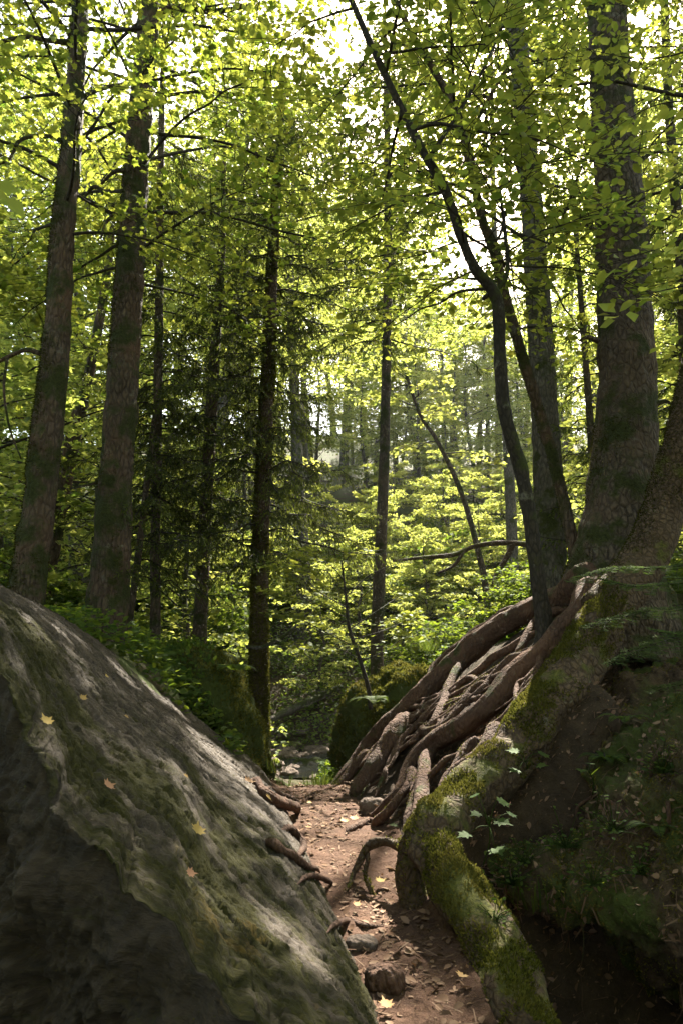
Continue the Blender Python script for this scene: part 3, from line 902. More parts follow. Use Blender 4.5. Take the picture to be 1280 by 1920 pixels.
# --- spruces of the left group
def spruce(rows, label, zlo, zhi, n, Lf, mat=M_spruce, seed=1, segs=16, top=0, **kw):
    r = np.random.default_rng(seed)
    rows = to_ground(rows)
    t = thing('spruce_tree', base_of(rows), label, 'tree')
    b = MB(); sp = trunk(b, rows, segs, .06, .10, 5, .006, 26); obj('trunk', b, mat, t)
    if mat is M_mossroot: trunk_moss(t, 60000, .30, .032, 7, mat=M_moss)
    wood, nd = MB(), MB()
    spruce_limbs(r, sp, zlo, zhi, n, Lf, wood, nd, keep=shade_keep, **kw)
    obj('branches', wood, M_twig, t); obj('needles', nd, M_needle, t)
    return t, sp
spruce(trunk_pts([(292, 1195, 20), (292, 1000, 19), (296, 800, 18), (299, 550, 17), (302, 300, 15), (306, 120, 10), (308, 20, 6)], 9.5, 1.0),
       'straight thin spruce pole between the thick maple and the mossy spruce', 3.0, 9.3, 56, lambda f: 1.6 - .8 * f, seed=3)
spruce(trunk_pts([(238, 1205, 13), (255, 1080, 13), (272, 940, 12), (288, 800, 10), (300, 690, 6)], 9.0),
       'young leaning spruce stem crossing in front of the straight pole', 2.2, 5.0, 26, lambda f: 1.0 - .5 * f, seed=4)
spruce(trunk_pts([(376, 1160, 26), (384, 1000, 25), (395, 800, 24), (405, 640, 20), (416, 480, 15), (420, 330, 9), (424, 250, 5)], 10.5, .8),
       'spruce with a slightly leaning brown stem and drooping mossy boughs', 3.0, 9.3, 76, lambda f: 2.0 - 1.2 * f, seed=5)
spruce(trunk_pts([(486, 1320, 36), (486, 1200, 33), (490, 1000, 31), (496, 850, 28), (505, 650, 25), (512, 480, 21), (520, 330, 14), (526, 200, 6)], 10.4, .8),
       'moss coated spruce beside the gap to the creek with hanging bearded twigs', 2.6, 10.4, 96, lambda f: 2.0 - 1.0 * f, M_mossroot, seed=6, hang=1.2, twl=.34)
spruce(trunk_pts([(706, 1210, 24), (712, 1050, 22), (720, 850, 20), (725, 600, 18), (727, 400, 17), (724, 220, 13), (722, 80, 8)], 12.5, 1.5),
       'lone straight spruce stem in the middle of the view', 7.2, 14.5, 70, lambda f: 2.3 - 1.2 * f, seed=7, nlen=.06)

# --- right hand trees
rows = trunk_pts([(1030, 1130, 74), (1030, 1060, 60), (1026, 900, 54), (1016, 700, 50), (1002, 480, 46), (985, 250, 42), (968, 60, 40), (962, 0, 38)], 9.4, 5.0)
rows = to_ground(rows)
t = thing('beech_tree', base_of(rows), 'grey straight trunk standing behind the two slim forked stems', 'tree')
b = MB(); sp = trunk(b, rows, 56, .04, .09, 4, .014, 16); obj('trunk', b, M_grey, t)
wood, lf = MB(), MB()
grow(np.random.default_rng(21), sp, 6.0, 16, 34, lambda f: 1.8 + 1.4 * (1 - abs(f - .5)), wood, lf, BEECH, .10, 16, 22, keep=shade_keep, spread=.13)
obj('twigs', wood, M_twig, t); obj('crown', lf, M_beech, t)

rows = trunk_pts([(1140, 1230, 250), (1150, 1130, 210), (1152, 1070, 172), (1160, 1000, 142), (1168, 900, 128), (1174, 780, 112), (1172, 620, 104), (1162, 420, 96), (1148, 220, 88), (1138, 60, 82), (1132, 0, 80)], 6.5, 5.0)
T_big = thing('spruce_tree', P(1150, 1130, 6.5), 'big spruce with scaly bark on the crest of the bare roots', 'tree')
b = MB(); sp = trunk(b, rows, 110, .025, .09, 3.0, .024, 15); obj('trunk', b, M_spruce, T_big); trunk_moss(T_big, 70000, -.14, .02, 9, 3.6)
wood, nd = MB(), MB()
spruce_limbs(np.random.default_rng(8), sp, 8.5, 13, 40, lambda f: 1.8, wood, nd, keep=shade_keep)
obj('branches', wood, M_twig, T_big); obj('needles', nd, M_needle, T_big)

for k_, (px_, Yd_) in enumerate((([(1122, 640, 12), (1100, 632, 8), (1085, 640, 4)], 6.3), ([(1222, 760, 14), (1245, 752, 9), (1258, 758, 4)], 6.4), ([(1112, 430, 11), (1092, 420, 7), (1070, 426, 3)], 6.3), ([(1205, 560, 10), (1235, 540, 6), (1262, 545, 3)], 6.4), ([(1200, 300, 10), (1228, 285, 6), (1250, 290, 3)], 6.4))):
    limb_part(T_big, trunk_pts(px_, Yd_), M_spruce)
# tall beech added farther up the slope so that its high crown shades the gully
rg = np.random.default_rng(66)
z_ = np.linspace(-.3, 21.5, 9)
rows = np.column_stack([4.9 + .012 * z_ + np.cumsum(rg.normal(size=9)) * .05, 19.6 + np.cumsum(rg.normal(size=9)) * .05, tz(4.9, 19.6) + z_, .19 * (1 - .85 * z_ / 21.5)])
t = thing('beech_tree', base_of(rows), 'added tall beech with a high dense shading crown beyond the creek, just left of the grey trunk', 'tree')
b = MB(); sp = trunk(b, rows, 14, .2, .08, 3); obj('trunk', b, M_grey, t)
wood, lf = MB(), MB()
grow(rg, sp, 11.5, 22, 50, lambda f: 3.9 - 1.6 * abs(f - .4), wood, lf, BEECH, .17, 14, 28, keep=shade_keep, twigs=False, rise=.3)
obj('branches', wood, M_twig, t); obj('crown', lf, M_beechfar, t)

def root(parent, px, plane=True, mat=M_root, segs=14, rough=.09, lift=.25, moss=None, name='root', step=.03, freq=9, flute=.16, fat=1.0, knots=None):
    rows = []
    for r in px:
        if len(r) == 4: p = P(r[0], r[1], r[3])
        else: p = onplane(r[0], r[1], MA, MBX, MCY)
        rr = pw(r[2], p[1]) / 2 * fat
        rows.append(np.append(p, rr))
    b = MB(); s = spline(rows, step=step)
    q = s[:, :3] + 0
    s[:, :3] += np.stack([pn(q * 3.3 + 5), pn(q * 3.3 + 15), pn(q * 3.3 + 25)], -1) * .022
    s[:, 3] *= 1 + .14 * pn(q * 4.0 + 50)
    if plane and px[0][2] < 60:
        tt_ = np.linspace(0, 1, len(s)); e_ = ss(0, .16, tt_) * ss(1, .88, tt_)
        s[:, 2] -= (1 - e_) * s[:, 3] * 1.1; s[:, 3] *= .35 + .65 * e_
    V = tube(b, s, segs, rough, freq, noct=4, flute=flute, knots=knots)
    n = len(s)
    o = obj(name, b, mat, parent)
    return o, V[:n * segs], n, segs
RT = []
RT.append([(1110, 1090, 80), (1050, 1122, 52), (990, 1146, 44), (940, 1174, 42), (900, 1200, 40), (865, 1230, 40), (830, 1262, 38), (805, 1288, 38), (770, 1320, 36), (740, 1348, 34), (715, 1372, 32), (690, 1396, 26), (665, 1425, 24), (640, 1460, 20), (615, 1490, 10)])
RT.append([(1000, 1120, 20), (955, 1150, 22), (920, 1170, 20), (895, 1184, 20), (868, 1204, 18), (840, 1226, 17), (815, 1252, 16), (800, 1274, 14), (778, 1300, 10)])
RT.append([(775, 1328, 30), (745, 1375, 42), (720, 1412, 42), (695, 1450, 40), (672, 1480, 34), (648, 1502, 18)])
RT.append([(1030, 1160, 16), (998, 1182, 16), (960, 1212, 14), (920, 1238, 14), (885, 1264, 13), (850, 1292, 14), (822, 1318, 13), (798, 1340, 13), (770, 1366, 12), (748, 1392, 13), (735, 1420, 13), (720, 1455, 12), (700, 1492, 10)])
RT.append([(1115, 1105, 70), (1092, 1138, 50), (1072, 1160, 44), (1050, 1182, 40), (1022, 1216, 38), (992, 1242, 38), (960, 1268, 38), (938, 1294, 38), (918, 1318, 38), (895, 1340, 38), (868, 1358, 38), (835, 1376, 36), (805, 1396, 34), (782, 1416, 30), (766, 1440, 22), (754, 1465, 18), (738, 1492, 16), (716, 1514, 14), (694, 1530, 9)])
RT.append([(1000, 1196, 18), (980, 1222, 20), (958, 1238, 22), (936, 1254, 18), (918, 1274, 14), (905, 1292, 16), (884, 1310, 14), (862, 1326, 14), (846, 1346, 13), (828, 1366, 15), (806, 1374, 20), (792, 1366, 14), (800, 1346, 9)])
RT.append([(1085, 1190, 22), (1072, 1212, 22), (1046, 1240, 20), (1018, 1264, 18), (998, 1290, 20), (980, 1306, 16), (962, 1328, 17), (944, 1346, 14), (924, 1360, 12), (900, 1378, 9)])
RT.append([(935, 1346, 20), (926, 1368, 30), (914, 1396, 32), (896, 1420, 34), (872, 1438, 32), (850, 1458, 30), (836, 1480, 28), (828, 1506, 26), (822, 1530, 16)])
RT.append([(858, 1402, 12), (836, 1424, 12), (812, 1446, 11), (790, 1466, 11), (776, 1490, 11), (766, 1520, 12), (756, 1552, 9)])
RT.append([(772, 1432, 20), (768, 1458, 18), (758, 1482, 16), (744, 1504, 16), (726, 1526, 16), (702, 1544, 16), (690, 1552, 8)])
RT.append([(872, 1228, 12), (852, 1268, 16), (836, 1306, 18), (826, 1336, 20), (812, 1360, 16), (790, 1380, 12)])
RT.append([(820, 1386, 16), (800, 1416, 22), (792, 1450, 24), (790, 1484, 26), (784, 1520, 24), (776, 1556, 14)])
RT.append([(960, 1250, 12), (930, 1266, 12), (905, 1272, 14), (880, 1292, 11), (862, 1304, 8)])
RT.append([(1060, 1130, 20), (1030, 1150, 18), (1000, 1166, 16), (985, 1190, 16), (972, 1216, 14), (960, 1234, 10)])
RT.append([(900, 1378, 18), (876, 1402, 22), (860, 1432, 18), (846, 1456, 12)])
RT.append([(700, 1400, 18), (672, 1432, 20), (650, 1458, 20), (632, 1480, 16), (612, 1496, 9)])
rx = np.random.default_rng(909)
for k in range(26):
    t0 = rx.random()
    x0, y0 = 1075 - 330 * t0 + rx.normal() * 12, 1140 + 175 * t0 + 70 * rx.random()
    ln = rx.uniform(90, 260); a0 = math.atan2(1, -1.25) + rx.normal() * .22; wd = rx.uniform(6, 15)
    pts = []
    for q_ in np.linspace(0, 1, 7):
        pts.append((x0 + cos(a0) * ln * q_ + rx.normal() * 5, y0 + sin(a0) * ln * q_ + rx.normal() * 5, wd * (1 - .5 * q_)))
    if pts[-1][1] < 1520 - max(0, pts[-1][0] - 700) * .0 and pts[-1][0] > 650: RT.append(pts)
rmoss = MB()
for k, r in enumerate(RT):
    o, V, n, sg = root(T_big, r, segs=30 if r[1][2] > 25 else 16, fat=1.0 if r[1][2] > 25 else 1.0)
    i = np.arange(n - 1)[:, None]; j = np.arange(sg)[None, :]; jn = (j + 1) % sg
    Q = np.stack([i * sg + j, i * sg + jn, (i + 1) * sg + jn, (i + 1) * sg + j], -1).reshape(-1, 4)
    fuzz(rng, V, Q, 2500, lambda p, nn: np.clip(nn[:, 2] * 1.2 - .35, 0, 1) * np.clip((fbm(p * 4 + 7, 3) + .05) * 4, 0, 1), .012, rmoss)
obj('moss', rmoss, M_moss, T_big)

# --- leaning mossy tree whose root arches over the hollow
T_lean = thing('leaning_tree', P(1205, 1060, 5.6), 'leaning moss grown tree at the right edge whose long root arches down over the hollow', 'tree')
rows = trunk_pts([(1130, 1150, 92, 5.42), (1205, 1055, 84, 5.55), (1245, 950, 78, 5.6), (1280, 830, 72, 5.6), (1310, 680, 66, 5.6), (1330, 480, 58, 5.6), (1340, 250, 50, 5.6), (1340, 0, 44, 5.6)], 5.6, 3.0)
b = MB(); sp = trunk(b, rows, 40, .03, .10, 5, .01, 20); obj('trunk', b, M_mossroot, T_lean); trunk_moss(T_lean, 60000, .12, .018, 11)
wood, lf = MB(), MB()
grow(np.random.default_rng(23), sp, 5.2, 10.5, 20, lambda f: 1.9, wood, lf, BEECH, .09, 10, 24, keep=shade_keep)
obj('twigs', wood, M_twig, T_lean); obj('crown', lf, M_beech, T_lean)
KN = np.array([P(805, 1560, 3.95), P(862, 1622, 3.72), P(838, 1668, 3.66), P(905, 1660, 3.62), P(900, 1745, 3.40), P(948, 1735, 3.42), P(925, 1800, 3.22), P(968, 1800, 3.22), P(960, 1860, 3.05), P(1000, 1870, 3.05), P(1000, 1390, 4.6), P(1062, 1290, 4.9), P(910, 1480, 4.3), P(878, 1575, 3.9)])
mm = MB()
def mossroot(px, cnt, segs=40, rough=.16, size=.017, dens=1.0):
    o, V, n, sg = root(T_lean, px, plane=False, mat=M_mossroot, segs=segs, rough=rough, step=.02, freq=5, flute=.20, fat=.90, knots=KN)
    i = np.arange(n - 1)[:, None]; j = np.arange(sg)[None, :]; jn = (j + 1) % sg
    Q = np.stack([i * sg + j, i * sg + jn, (i + 1) * sg + jn, (i + 1) * sg + j], -1).reshape(-1, 4)
    fuzz(rng, V, Q, cnt, lambda p, nn: dens * np.clip(nn[:, 2] * 1.4 + .25, 0, 1) * np.clip((fbm(p * 3.6 + 3, 4) + .15) * 4, 0, 1), size, mm)
mossroot([(1150, 1120, 92, 5.45), (1115, 1185, 98, 5.3), (1080, 1245, 102, 5.15), (1040, 1312, 108, 4.98), (1000, 1362, 104, 4.82), (960, 1408, 98, 4.66), (910, 1460, 94, 4.48), (865, 1508, 98, 4.3), (828, 1545, 104, 4.14), (812, 1590, 100, 4.0),
          (832, 1630, 92, 3.86), (860, 1690, 88, 3.66), (893, 1750, 86, 3.46), (925, 1815, 88, 3.28), (955, 1885, 92, 3.08), (985, 1960, 96, 2.9)], 150000)
mossroot([(840, 1530, 60, 4.22), (790, 1570, 60, 4.2), (772, 1620, 56, 4.2), (778, 1680, 52, 4.15), (795, 1740, 46, 4.05), (806, 1800, 38, 3.95)], 5000, 24)
mossroot([(800, 1570, 40, 4.15), (770, 1592, 26, 4.2), (745, 1586, 19, 4.3), (722, 1578, 15, 4.38), (700, 1584, 17, 4.42), (683, 1600, 13, 4.44), (674, 1618, 14, 4.42), (660, 1640, 10, 4.4), (652, 1668, 8, 4.3), (640, 1690, 5, 4.25)], 2500, 16)
mossroot([(688, 1592, 10, 4.43), (690, 1618, 9, 4.4), (684, 1640, 8, 4.36), (688, 1664, 11, 4.3), (696, 1692, 8, 4.25), (690, 1712, 5, 4.2)], 800, 12)
mossroot([(832, 1690, 14, 3.8), (834, 1740, 9, 3.82), (842, 1800, 6, 3.8), (852, 1860, 6, 3.75)], 1500, 10)
mossroot([(880, 1640, 44, 3.80), (918, 1705, 50, 3.60), (952, 1770, 54, 3.42), (985, 1840, 58, 3.22), (1012, 1915, 62, 3.02), (1030, 1990, 62, 2.85)], 14000, 24)
obj('moss', mm, M_moss, T_lean)

# --- two slim stems crossing
def slim(rows, label, zlo, zhi, n, forks, seed, Lf, mat, size=.085, nsub=13, nleaf=10):
    t = thing('beech_tree', rows[0][:3], label, 'tree')
    b = MB(); sp = trunk(b, rows, 20, .04, .14, 5); obj('trunk', b, mat, t)
    if mat is M_mossbark: trunk_moss(t, 16000, .10, .014, 13)
    wood, lf = MB(), MB()
    r = np.random.default_rng(seed)
    grow(r, sp, zlo, zhi, n, Lf, wood, lf, BEECH, size, nsub, nleaf, keep=shade_keep, rise=.2, spread=.11)
    for k, f in enumerate(forks):
        bb = MB(); s2 = trunk(bb, f, 14, .05, .1, 5); obj('branch', bb, mat, t)
        if s2[-1, 2] > s2[0, 2] + .5:
            grow(r, s2, max(zlo, s2[0, 2] + .3), s2[-1, 2], max(4, n // 2), Lf, wood, lf, BEECH, size, nsub, nleaf, keep=shade_keep, rise=.2, spread=.11)
    obj('twigs', wood, M_twig, t); obj('crown', lf, M_beech, t)
    return t
slim(trunk_pts([(1020, 1215, 40, 5.85), (1018, 1165, 32, 5.85), (1006, 1080, 28, 5.8), (994, 980, 27, 5.75), (976, 880, 27, 5.7), (946, 780, 26, 5.6), (936, 660, 24, 5.5), (930, 560, 24, 5.4),
                (890, 505, 21, 5.3), (862, 440, 20, 5.2), (835, 360, 19, 5.1), (790, 280, 18, 5.0), (745, 190, 16, 4.9), (700, 95, 14, 4.8), (650, -20, 12, 4.7)], 5.5, 1.6),
     'slim dark beech stem growing out of the bare roots and bending left towards the top', 4.0, 10.0, 22,
     [trunk_pts([(800, 300, 9, 5.0), (850, 225, 8, 5.0), (905, 130, 6, 5.0), (945, 40, 5, 5.0)], 5), trunk_pts([(905, 560, 9, 5.4), (948, 520, 9, 5.4), (945, 430, 8, 5.4), (935, 350, 6, 5.3)], 5)],
     31, lambda f: 1.25, M_slim)
slim(trunk_pts([(1086, 1090, 30, 6.5), (1078, 1045, 24, 6.7), (1058, 950, 22, 6.8), (1036, 860, 22, 6.8), (1010, 770, 22, 6.8), (982, 680, 21, 6.7), (956, 590, 20, 6.6), (930, 490, 19, 6.5), (900, 400, 18, 6.4), (882, 310, 18, 6.3),
                (858, 220, 17, 6.2), (815, 135, 15, 6.1), (770, 60, 12, 6.0), (730, -20, 10, 5.9)], 6.5, 1.6),
     'slim mossy beech stem starting beside the big spruce and leaning left across the grey trunk', 4.6, 11.5, 22,
     [trunk_pts([(870, 270, 9, 6.25), (930, 160, 7, 6.2), (990, 60, 5, 6.2)], 6)], 32, lambda f: 1.35, M_mossbark, .09)
# thin dead spruce with bristling twigs, and the reddish stem at the right edge
spruce(trunk_pts([(1118, 1000, 16), (1110, 860, 15), (1100, 720, 13), (1088, 560, 11), (1078, 430, 8), (1072, 330, 4)], 9.0),
       'thin bristly spruce with mossy dead twigs between the grey trunk and the big spruce', 1.9, 8.5, 70, lambda f: 1.15 - .5 * f, seed=9, droop=.25, hang=.6, twl=.2, ntw=16)
spruce(trunk_pts([(1292, 900, 24), (1284, 700, 22), (1276, 500, 21), (1262, 330, 20), (1250, 150, 18), (1245, 0, 16)], 9.2, 3),
       'reddish spruce stem at the right border behind the big spruce', 3.5, 13, 60, lambda f: 1.5 - .4 * f, seed=10, droop=.35, hang=.7)

# ------------------------------------------------------------------ trees beyond the creek and around
def broadleaf(name, seed, h, zlo, rad, nlimb, size, mat, bark, label, group, nsub=11, nleaf=26, lean=.05, shape=DIAMOND):
    r = np.random.default_rng(seed)
    z = np.linspace(-.3, h, 9)
    wob = np.cumsum(r.normal(size=(9, 2)) * .09, 0)
    rows = np.column_stack([wob[:, 0] + lean * z, wob[:, 1], z, (.02 * h * .5 + .06) * (1 - .85 * z / h)])
    t = thing(name, (0, 0, 0), label, 'tree', group)
    b = MB(); sp = trunk(b, rows, 10, .25, .1, 3); obj('trunk', b, bark, t)
    wood, lf = MB(), MB()
    grow(r, sp, zlo, h * .98, nlimb, lambda f: rad * (.45 + .75 * sin(pi * min(1, .25 + .75 * f))) * (1 if f < .8 else 1.3 - f * .55), wood, lf, shape, size, nsub, nleaf, rise=.45, twigs=False)
    obj('branches', wood, M_twig, t); obj('crown', lf, mat, t)
    return t
def conifer(seed, h, rad, n, label, group):
    r = np.random.default_rng(seed)
    rows = np.array([[0, 0, z, .012 * (h - z) + .02] for z in np.linspace(-.3, h, 8)])
    t = thing('spruce_tree', (0, 0, 0), label, 'tree', group)
    b = MB(); sp = trunk(b, rows, 8, .4); obj('trunk', b, M_spruce, t)
    wood, nd = MB(), MB()
    spruce_limbs(r, sp, 1.5, h * .98, n, lambda f: rad * (1.05 - .95 * f), wood, nd, droop=.35, ntw=14, nn=18, nlen=.15, twl=.6, hang=.7)
    obj('branches', wood, M_twig, t); obj('needles', nd, M_needle, t)
    return t
GB = 'sunlit broadleaf trees on the slope across the creek'
GE = 'dark spruces scattered on the slope across the creek'
protos = [broadleaf('beech_tree', 100 + k, h, zl, rd, nl, .15, M_beechfar, M_grey, 'sunlit broadleaf tree with layered yellow green sprays on the far slope', GB)
          for k, (h, zl, rd, nl) in enumerate(((9, 1.0, 2.6, 30), (12, 2.0, 2.8, 32), (7, .6, 2.2, 26)))]
GT = 'tall broadleaf trees closing the view above the creek'
tall = [broadleaf('beech_tree', 120 + k, h, zl, rd, nl, .15, M_beechfar, M_grey, 'tall broadleaf tree with a high yellow green crown near the creek', GT, nsub=11, nleaf=30)
        for k, (h, zl, rd, nl) in enumerate(((17, 4.5, 3.2, 46), (20, 8.5, 3.6, 48)))]
con = [conifer(140, 15, 2.2, 64, 'dark green spruce standing among the broadleaf trees of the far slope', GE)]
used = set()
_gp = np.array([P(*q) for q in ((330, 1320, 5.9), (440, 1500, 5.8), (630, 1650, 4.8), (690, 1760, 4.0), (470, 1680, 3.6), (600, 1530, 6.3), (820, 1270, 7.0), (900, 1200, 6.6), (960, 1400, 4.9), (830, 1560, 4.1), (150, 1220, 5.0), (560, 1250, 18), (545, 1320, 16.3), (600, 1190, 19.5), (520, 1210, 19))])
def blocks(x, y, z0, z1, rad):
    """share of the sun rays to the gully's lit spots that pass through such a crown"""
    hit = 0
    for g_ in _gp:
        for z in np.linspace(z0, z1, 8):
            t = (z - g_[2]) / S[2]
            if np.hypot(g_[0] + S[0] * t - x, g_[1] + S[1] * t - y) < rad: hit += 1; break
    return hit / len(_gp)
DIM = {}
def place(proto, x, y, rz, s, label=None, group=None, dz=0):
    loc = (x, y, tz(x, y) - .1 + dz)
    if proto.name not in used:
        used.add(proto.name)
        proto.location = loc; proto.rotation_euler = (0, 0, rz); proto.scale = (s,) * 3
        if label: proto['label'] = label
        if group: proto['group'] = group
        return proto
    return dup(proto, loc, rz, s, label, group)
rb = np.random.default_rng(77)
def corridor(x, y):
    """rays from the gully to the sun pass here low enough to be blocked"""
    return (abs(x - (y - 5) * .316) < 2.6) and y < 19
spots = []
for row, (yb, n) in enumerate(((18.5, 6), (24, 7), (31, 8), (40, 9), (52, 11), (66, 13))):
    wdt = yb * .62
    for k in range(n):
        x = -wdt + 2 * wdt * (k + .5 + .6 * (rb.random() - .5)) / n
        y = yb + rb.normal() * 1.0
        if row < 1 and abs(x) < 2.2: continue
        spots.append((x, y, row))
for (x, y, row) in spots:
    if rb.random() < .14 and row > 0 and not (-.10 < x / y < .42 and y < 44): place(con[0], x, y, rb.random() * 6.28, .8 + .4 * rb.random())
    else:
        mid_ = -.10 < x / y < .42 and y < 44
        k = 2 if mid_ else int(rb.integers(0, 3)); sc_ = (.38 if mid_ else .75) + (.22 if mid_ else .4) * rb.random()
        if mid_ and 28 < y < 34: continue
        if blocks(x, y, tz(x, y) + 1, tz(x, y) + (9, 12, 7)[k] * sc_, 2.3 * sc_) > .21: continue
        place(protos[k], x, y, rb.random() * 6.28, sc_)
for (x, y, k, s) in ((-9.5, 15.5, 0, 1), (-7.2, 18.5, 1, .9), (-4.4, 21, 1, 1.0), (-1.6, 26, 1, 1.0), (-1.2, 20.5, 1, 1.0), (-2.9, 23.2, 1, 1.0), (-.8, 60, 0, 1.4), (4, 62, 1, 1.4), (-6, 60, 1, 1.4), (-5.5, 28, 0, 1.0), (-11, 21, 1, 1.1), (-7.5, 22.5, 0, 1.1), (-1.5, 33, 0, 1.0),
                     (9.0, 16.5, 1, .9), (11, 20.5, 0, 1), (14.5, 26, 1, 1.1), (-13, 29, 0, 1.2), (-8, 36, 1, 1.1), (3, 46, 0, 1.1), (16, 40, 0, 1.1), (-2, 44, 1, 1.1), (0, 47, 1, 1.2), (2, 58, 0, 1.3), (18, 52, 1, 1.2), (-7, 50, 0, 1.2), (-12, 46, 1, 1.2), (24, 56, 0, 1.2), (-18, 52, 1, 1.2)):
    if blocks(x, y, tz(x, y) + (4.5, 6)[k] * s, tz(x, y) + (17, 20)[k] * s, 2.7 * s) < .06: place(tall[k], x, y, rb.random() * 6.28, s)
    else: print('skip tall', x, y)
GM = 'broadleaf trees beside the gully'
for (x, y, k, s) in ((-5.6, 9.5, 2, .9), (-5.2, 12.5, 0, .9), (-8.2, 11, 1, .85), (-2.6, 13.0, 2, .8), (5.6, 8.5, 2, .9), (6.4, 12, 1, .8), (8.5, 9.5, 0, .9), (-7, 15.5, 1, .9), (7.5, 15.5, 0, .9)):
    if blocks(x, y, tz(x, y) + 1, tz(x, y) + (9, 12, 7)[k] * s, 2.3 * s) < .10: place(protos[k], x, y, rb.random() * 6.28, s, 'leafy broadleaf tree growing on the near bank beside the gully', GM)
    else: print('skip near', x, y)
for (x, y, k, s) in ((4.2, 35.5, 1, .75), (6.6, 37, 1, .75), (8.6, 35, 1, .75), (5.4, 44, 1, 1.05), (10, 43, 1, 1.05), (1.4, 36.5, 1, .75), (-1.4, 38, 1, .8), (12, 36, 1, .8), (3.0, 43, 1, 1.0), (7.6, 46, 1, 1.1), (12.5, 45, 1, 1.1), (4.4, 40, 1, 1.05), (6.6, 41.5, 1, 1.1), (8.8, 40.5, 1, 1.05), (11, 39.5, 1, 1.0), (2.2, 41, 1, 1.05), (9.6, 46, 1, 1.15), (5.8, 48, 1, 1.2), (11.4, 47.5, 1, 1.2), (3.8, 46.5, 1, 1.15), (.2, 43, 1, 1.1), (13.6, 42, 1, 1.1), (15.5, 46, 1, 1.2), (-.6, 17.6, 2, .42), (1.6, 17.2, 2, .40), (3.4, 17.8, 2, .48), (5.2, 18.4, 2, .45), (.6, 20.2, 2, .5), (2.6, 20.6, 2, .5), (4.6, 21.4, 2, .55), (6.6, 21.8, 2, .5), (-1.4, 21.4, 2, .45), (1.4, 23.4, 2, .55), (3.6, 24.2, 2, .6), (5.8, 24.8, 2, .55), (8.0, 24.6, 2, .6), (-.4, 25.4, 2, .55), (2.4, 27.2, 2, .6), (4.8, 28.0, 2, .6), (7.2, 28.2, 2, .6), (9.4, 28.0, 2, .6), (5.0, 34, 0, .65), (7.5, 38, 1, .85), (3.2, 37, 0, .75), (9.5, 35, 0, .7)):
    place(protos[k], x, y, rb.random() * 6.28, s)
GC = 'unseen broadleaf trees shading the gully from behind'
for (x, y, k, s) in ((-5, 2, 1, .9), (1.0, -7, 1, 1.0), (5.5, -3, 0, 1.0), (6.2, 3.5, 1, .95), (-7.5, -1, 1, 1.1), (-8, 5, 0, 1.0), (-2.5, -6, 2, 1.2), (-6, -9, 1, 1.3), (4.5, -10, 1, 1.3), (9, -7, 0, 1.3), (-11, -6, 0, 1.3), (9, 0, 1, 1.1), (0, -12, 0, 1.4)):  # wood out of view, placed around the viewpoint to cut the skylight
    place(protos[k], x, y, rb.random() * 6.28, s, 'unseen broadleaf tree shading the gully beside the viewpoint', GC)

# ------------------------------------------------------------------ shrubs
def shrub(name, seed, h, rad, nst, nl, size, mat, shape, label, group=None, loc=(0, 0, 0), cat='shrub', keep=None):
    r = np.random.default_rng(seed)
    t = thing(name, loc, label, cat, group)
    wood, lf = MB(), MB()
    for k in range(nst):
        a = r.random() * 6.28; z = np.linspace(0, h * (.6 + .5 * r.random()), 6)
        rows = np.column_stack([loc[0] + cos(a) * rad * .35 * (z / h) ** 1.3, loc[1] + sin(a) * rad * .35 * (z / h) ** 1.3, loc[2] + z, .014 * (1.1 - z / h)])
        sp = trunk(wood, rows, 6, .12, .1)
        grow(r, sp, loc[2] + .15 * h, loc[2] + z[-1], 9, lambda f: rad * (1 - .5 * f), wood, lf, shape, size, 6, nl, rise=.3, spread=.35)
    obj('stems', wood, M_twig, t); obj('foliage', lf, mat, t)
    return t
sh = [shrub('shrub', 200, 1.5, 1.0, 5, 12, .10, M_under, DIAMOND, 'green leafy bush', 'bushes'), shrub('shrub', 201, 1.0, .9, 5, 12, .085, M_under, DIAMOND, 'green leafy bush', 'bushes')]
rs = np.random.default_rng(5)
def bushes(lst, label, group):
    for (x, y, k, s) in lst: place(sh[k], x, y, rs.random() * 6.28, s, label, group)
bushes([(-2.6, 9.6, 1, .55), (-3.6, 9.0, 1, .8), (-4.3, 8.3, 0, .8), (-3.2, 10.6, 0, .7), (-4.6, 10.4, 0, 1.0), (-2.2, 10.9, 1, .7), (-1.9, 9.7, 1, .5), (-5.6, 9.2, 0, 1.1)],
       'leafy bush growing on the bank behind the slab', 'bushes behind the slab')
bushes([(2.4, 9.4, 0, .7), (3.2, 10.4, 0, 1.0), (1.5, 10.6, 1, .8), (4.2, 9.6, 0, 1.0), (2.4, 11.6, 0, 1.0), (3.5, 8.0, 1, .8), (4.8, 7.2, 0, .9)],
       'leafy bush growing behind the root covered mound', 'bushes behind the roots')
lst = []
for k in range(44):
    y = rs.uniform(16.3, 30); x = rs.uniform(-.62, .62) * y
    lst.append((x, y, int(rs.integers(0, 2)), rs.uniform(.8, 1.6)))
bushes(lst, 'low green bush on the slope across the creek', 'bushes on the far slope')
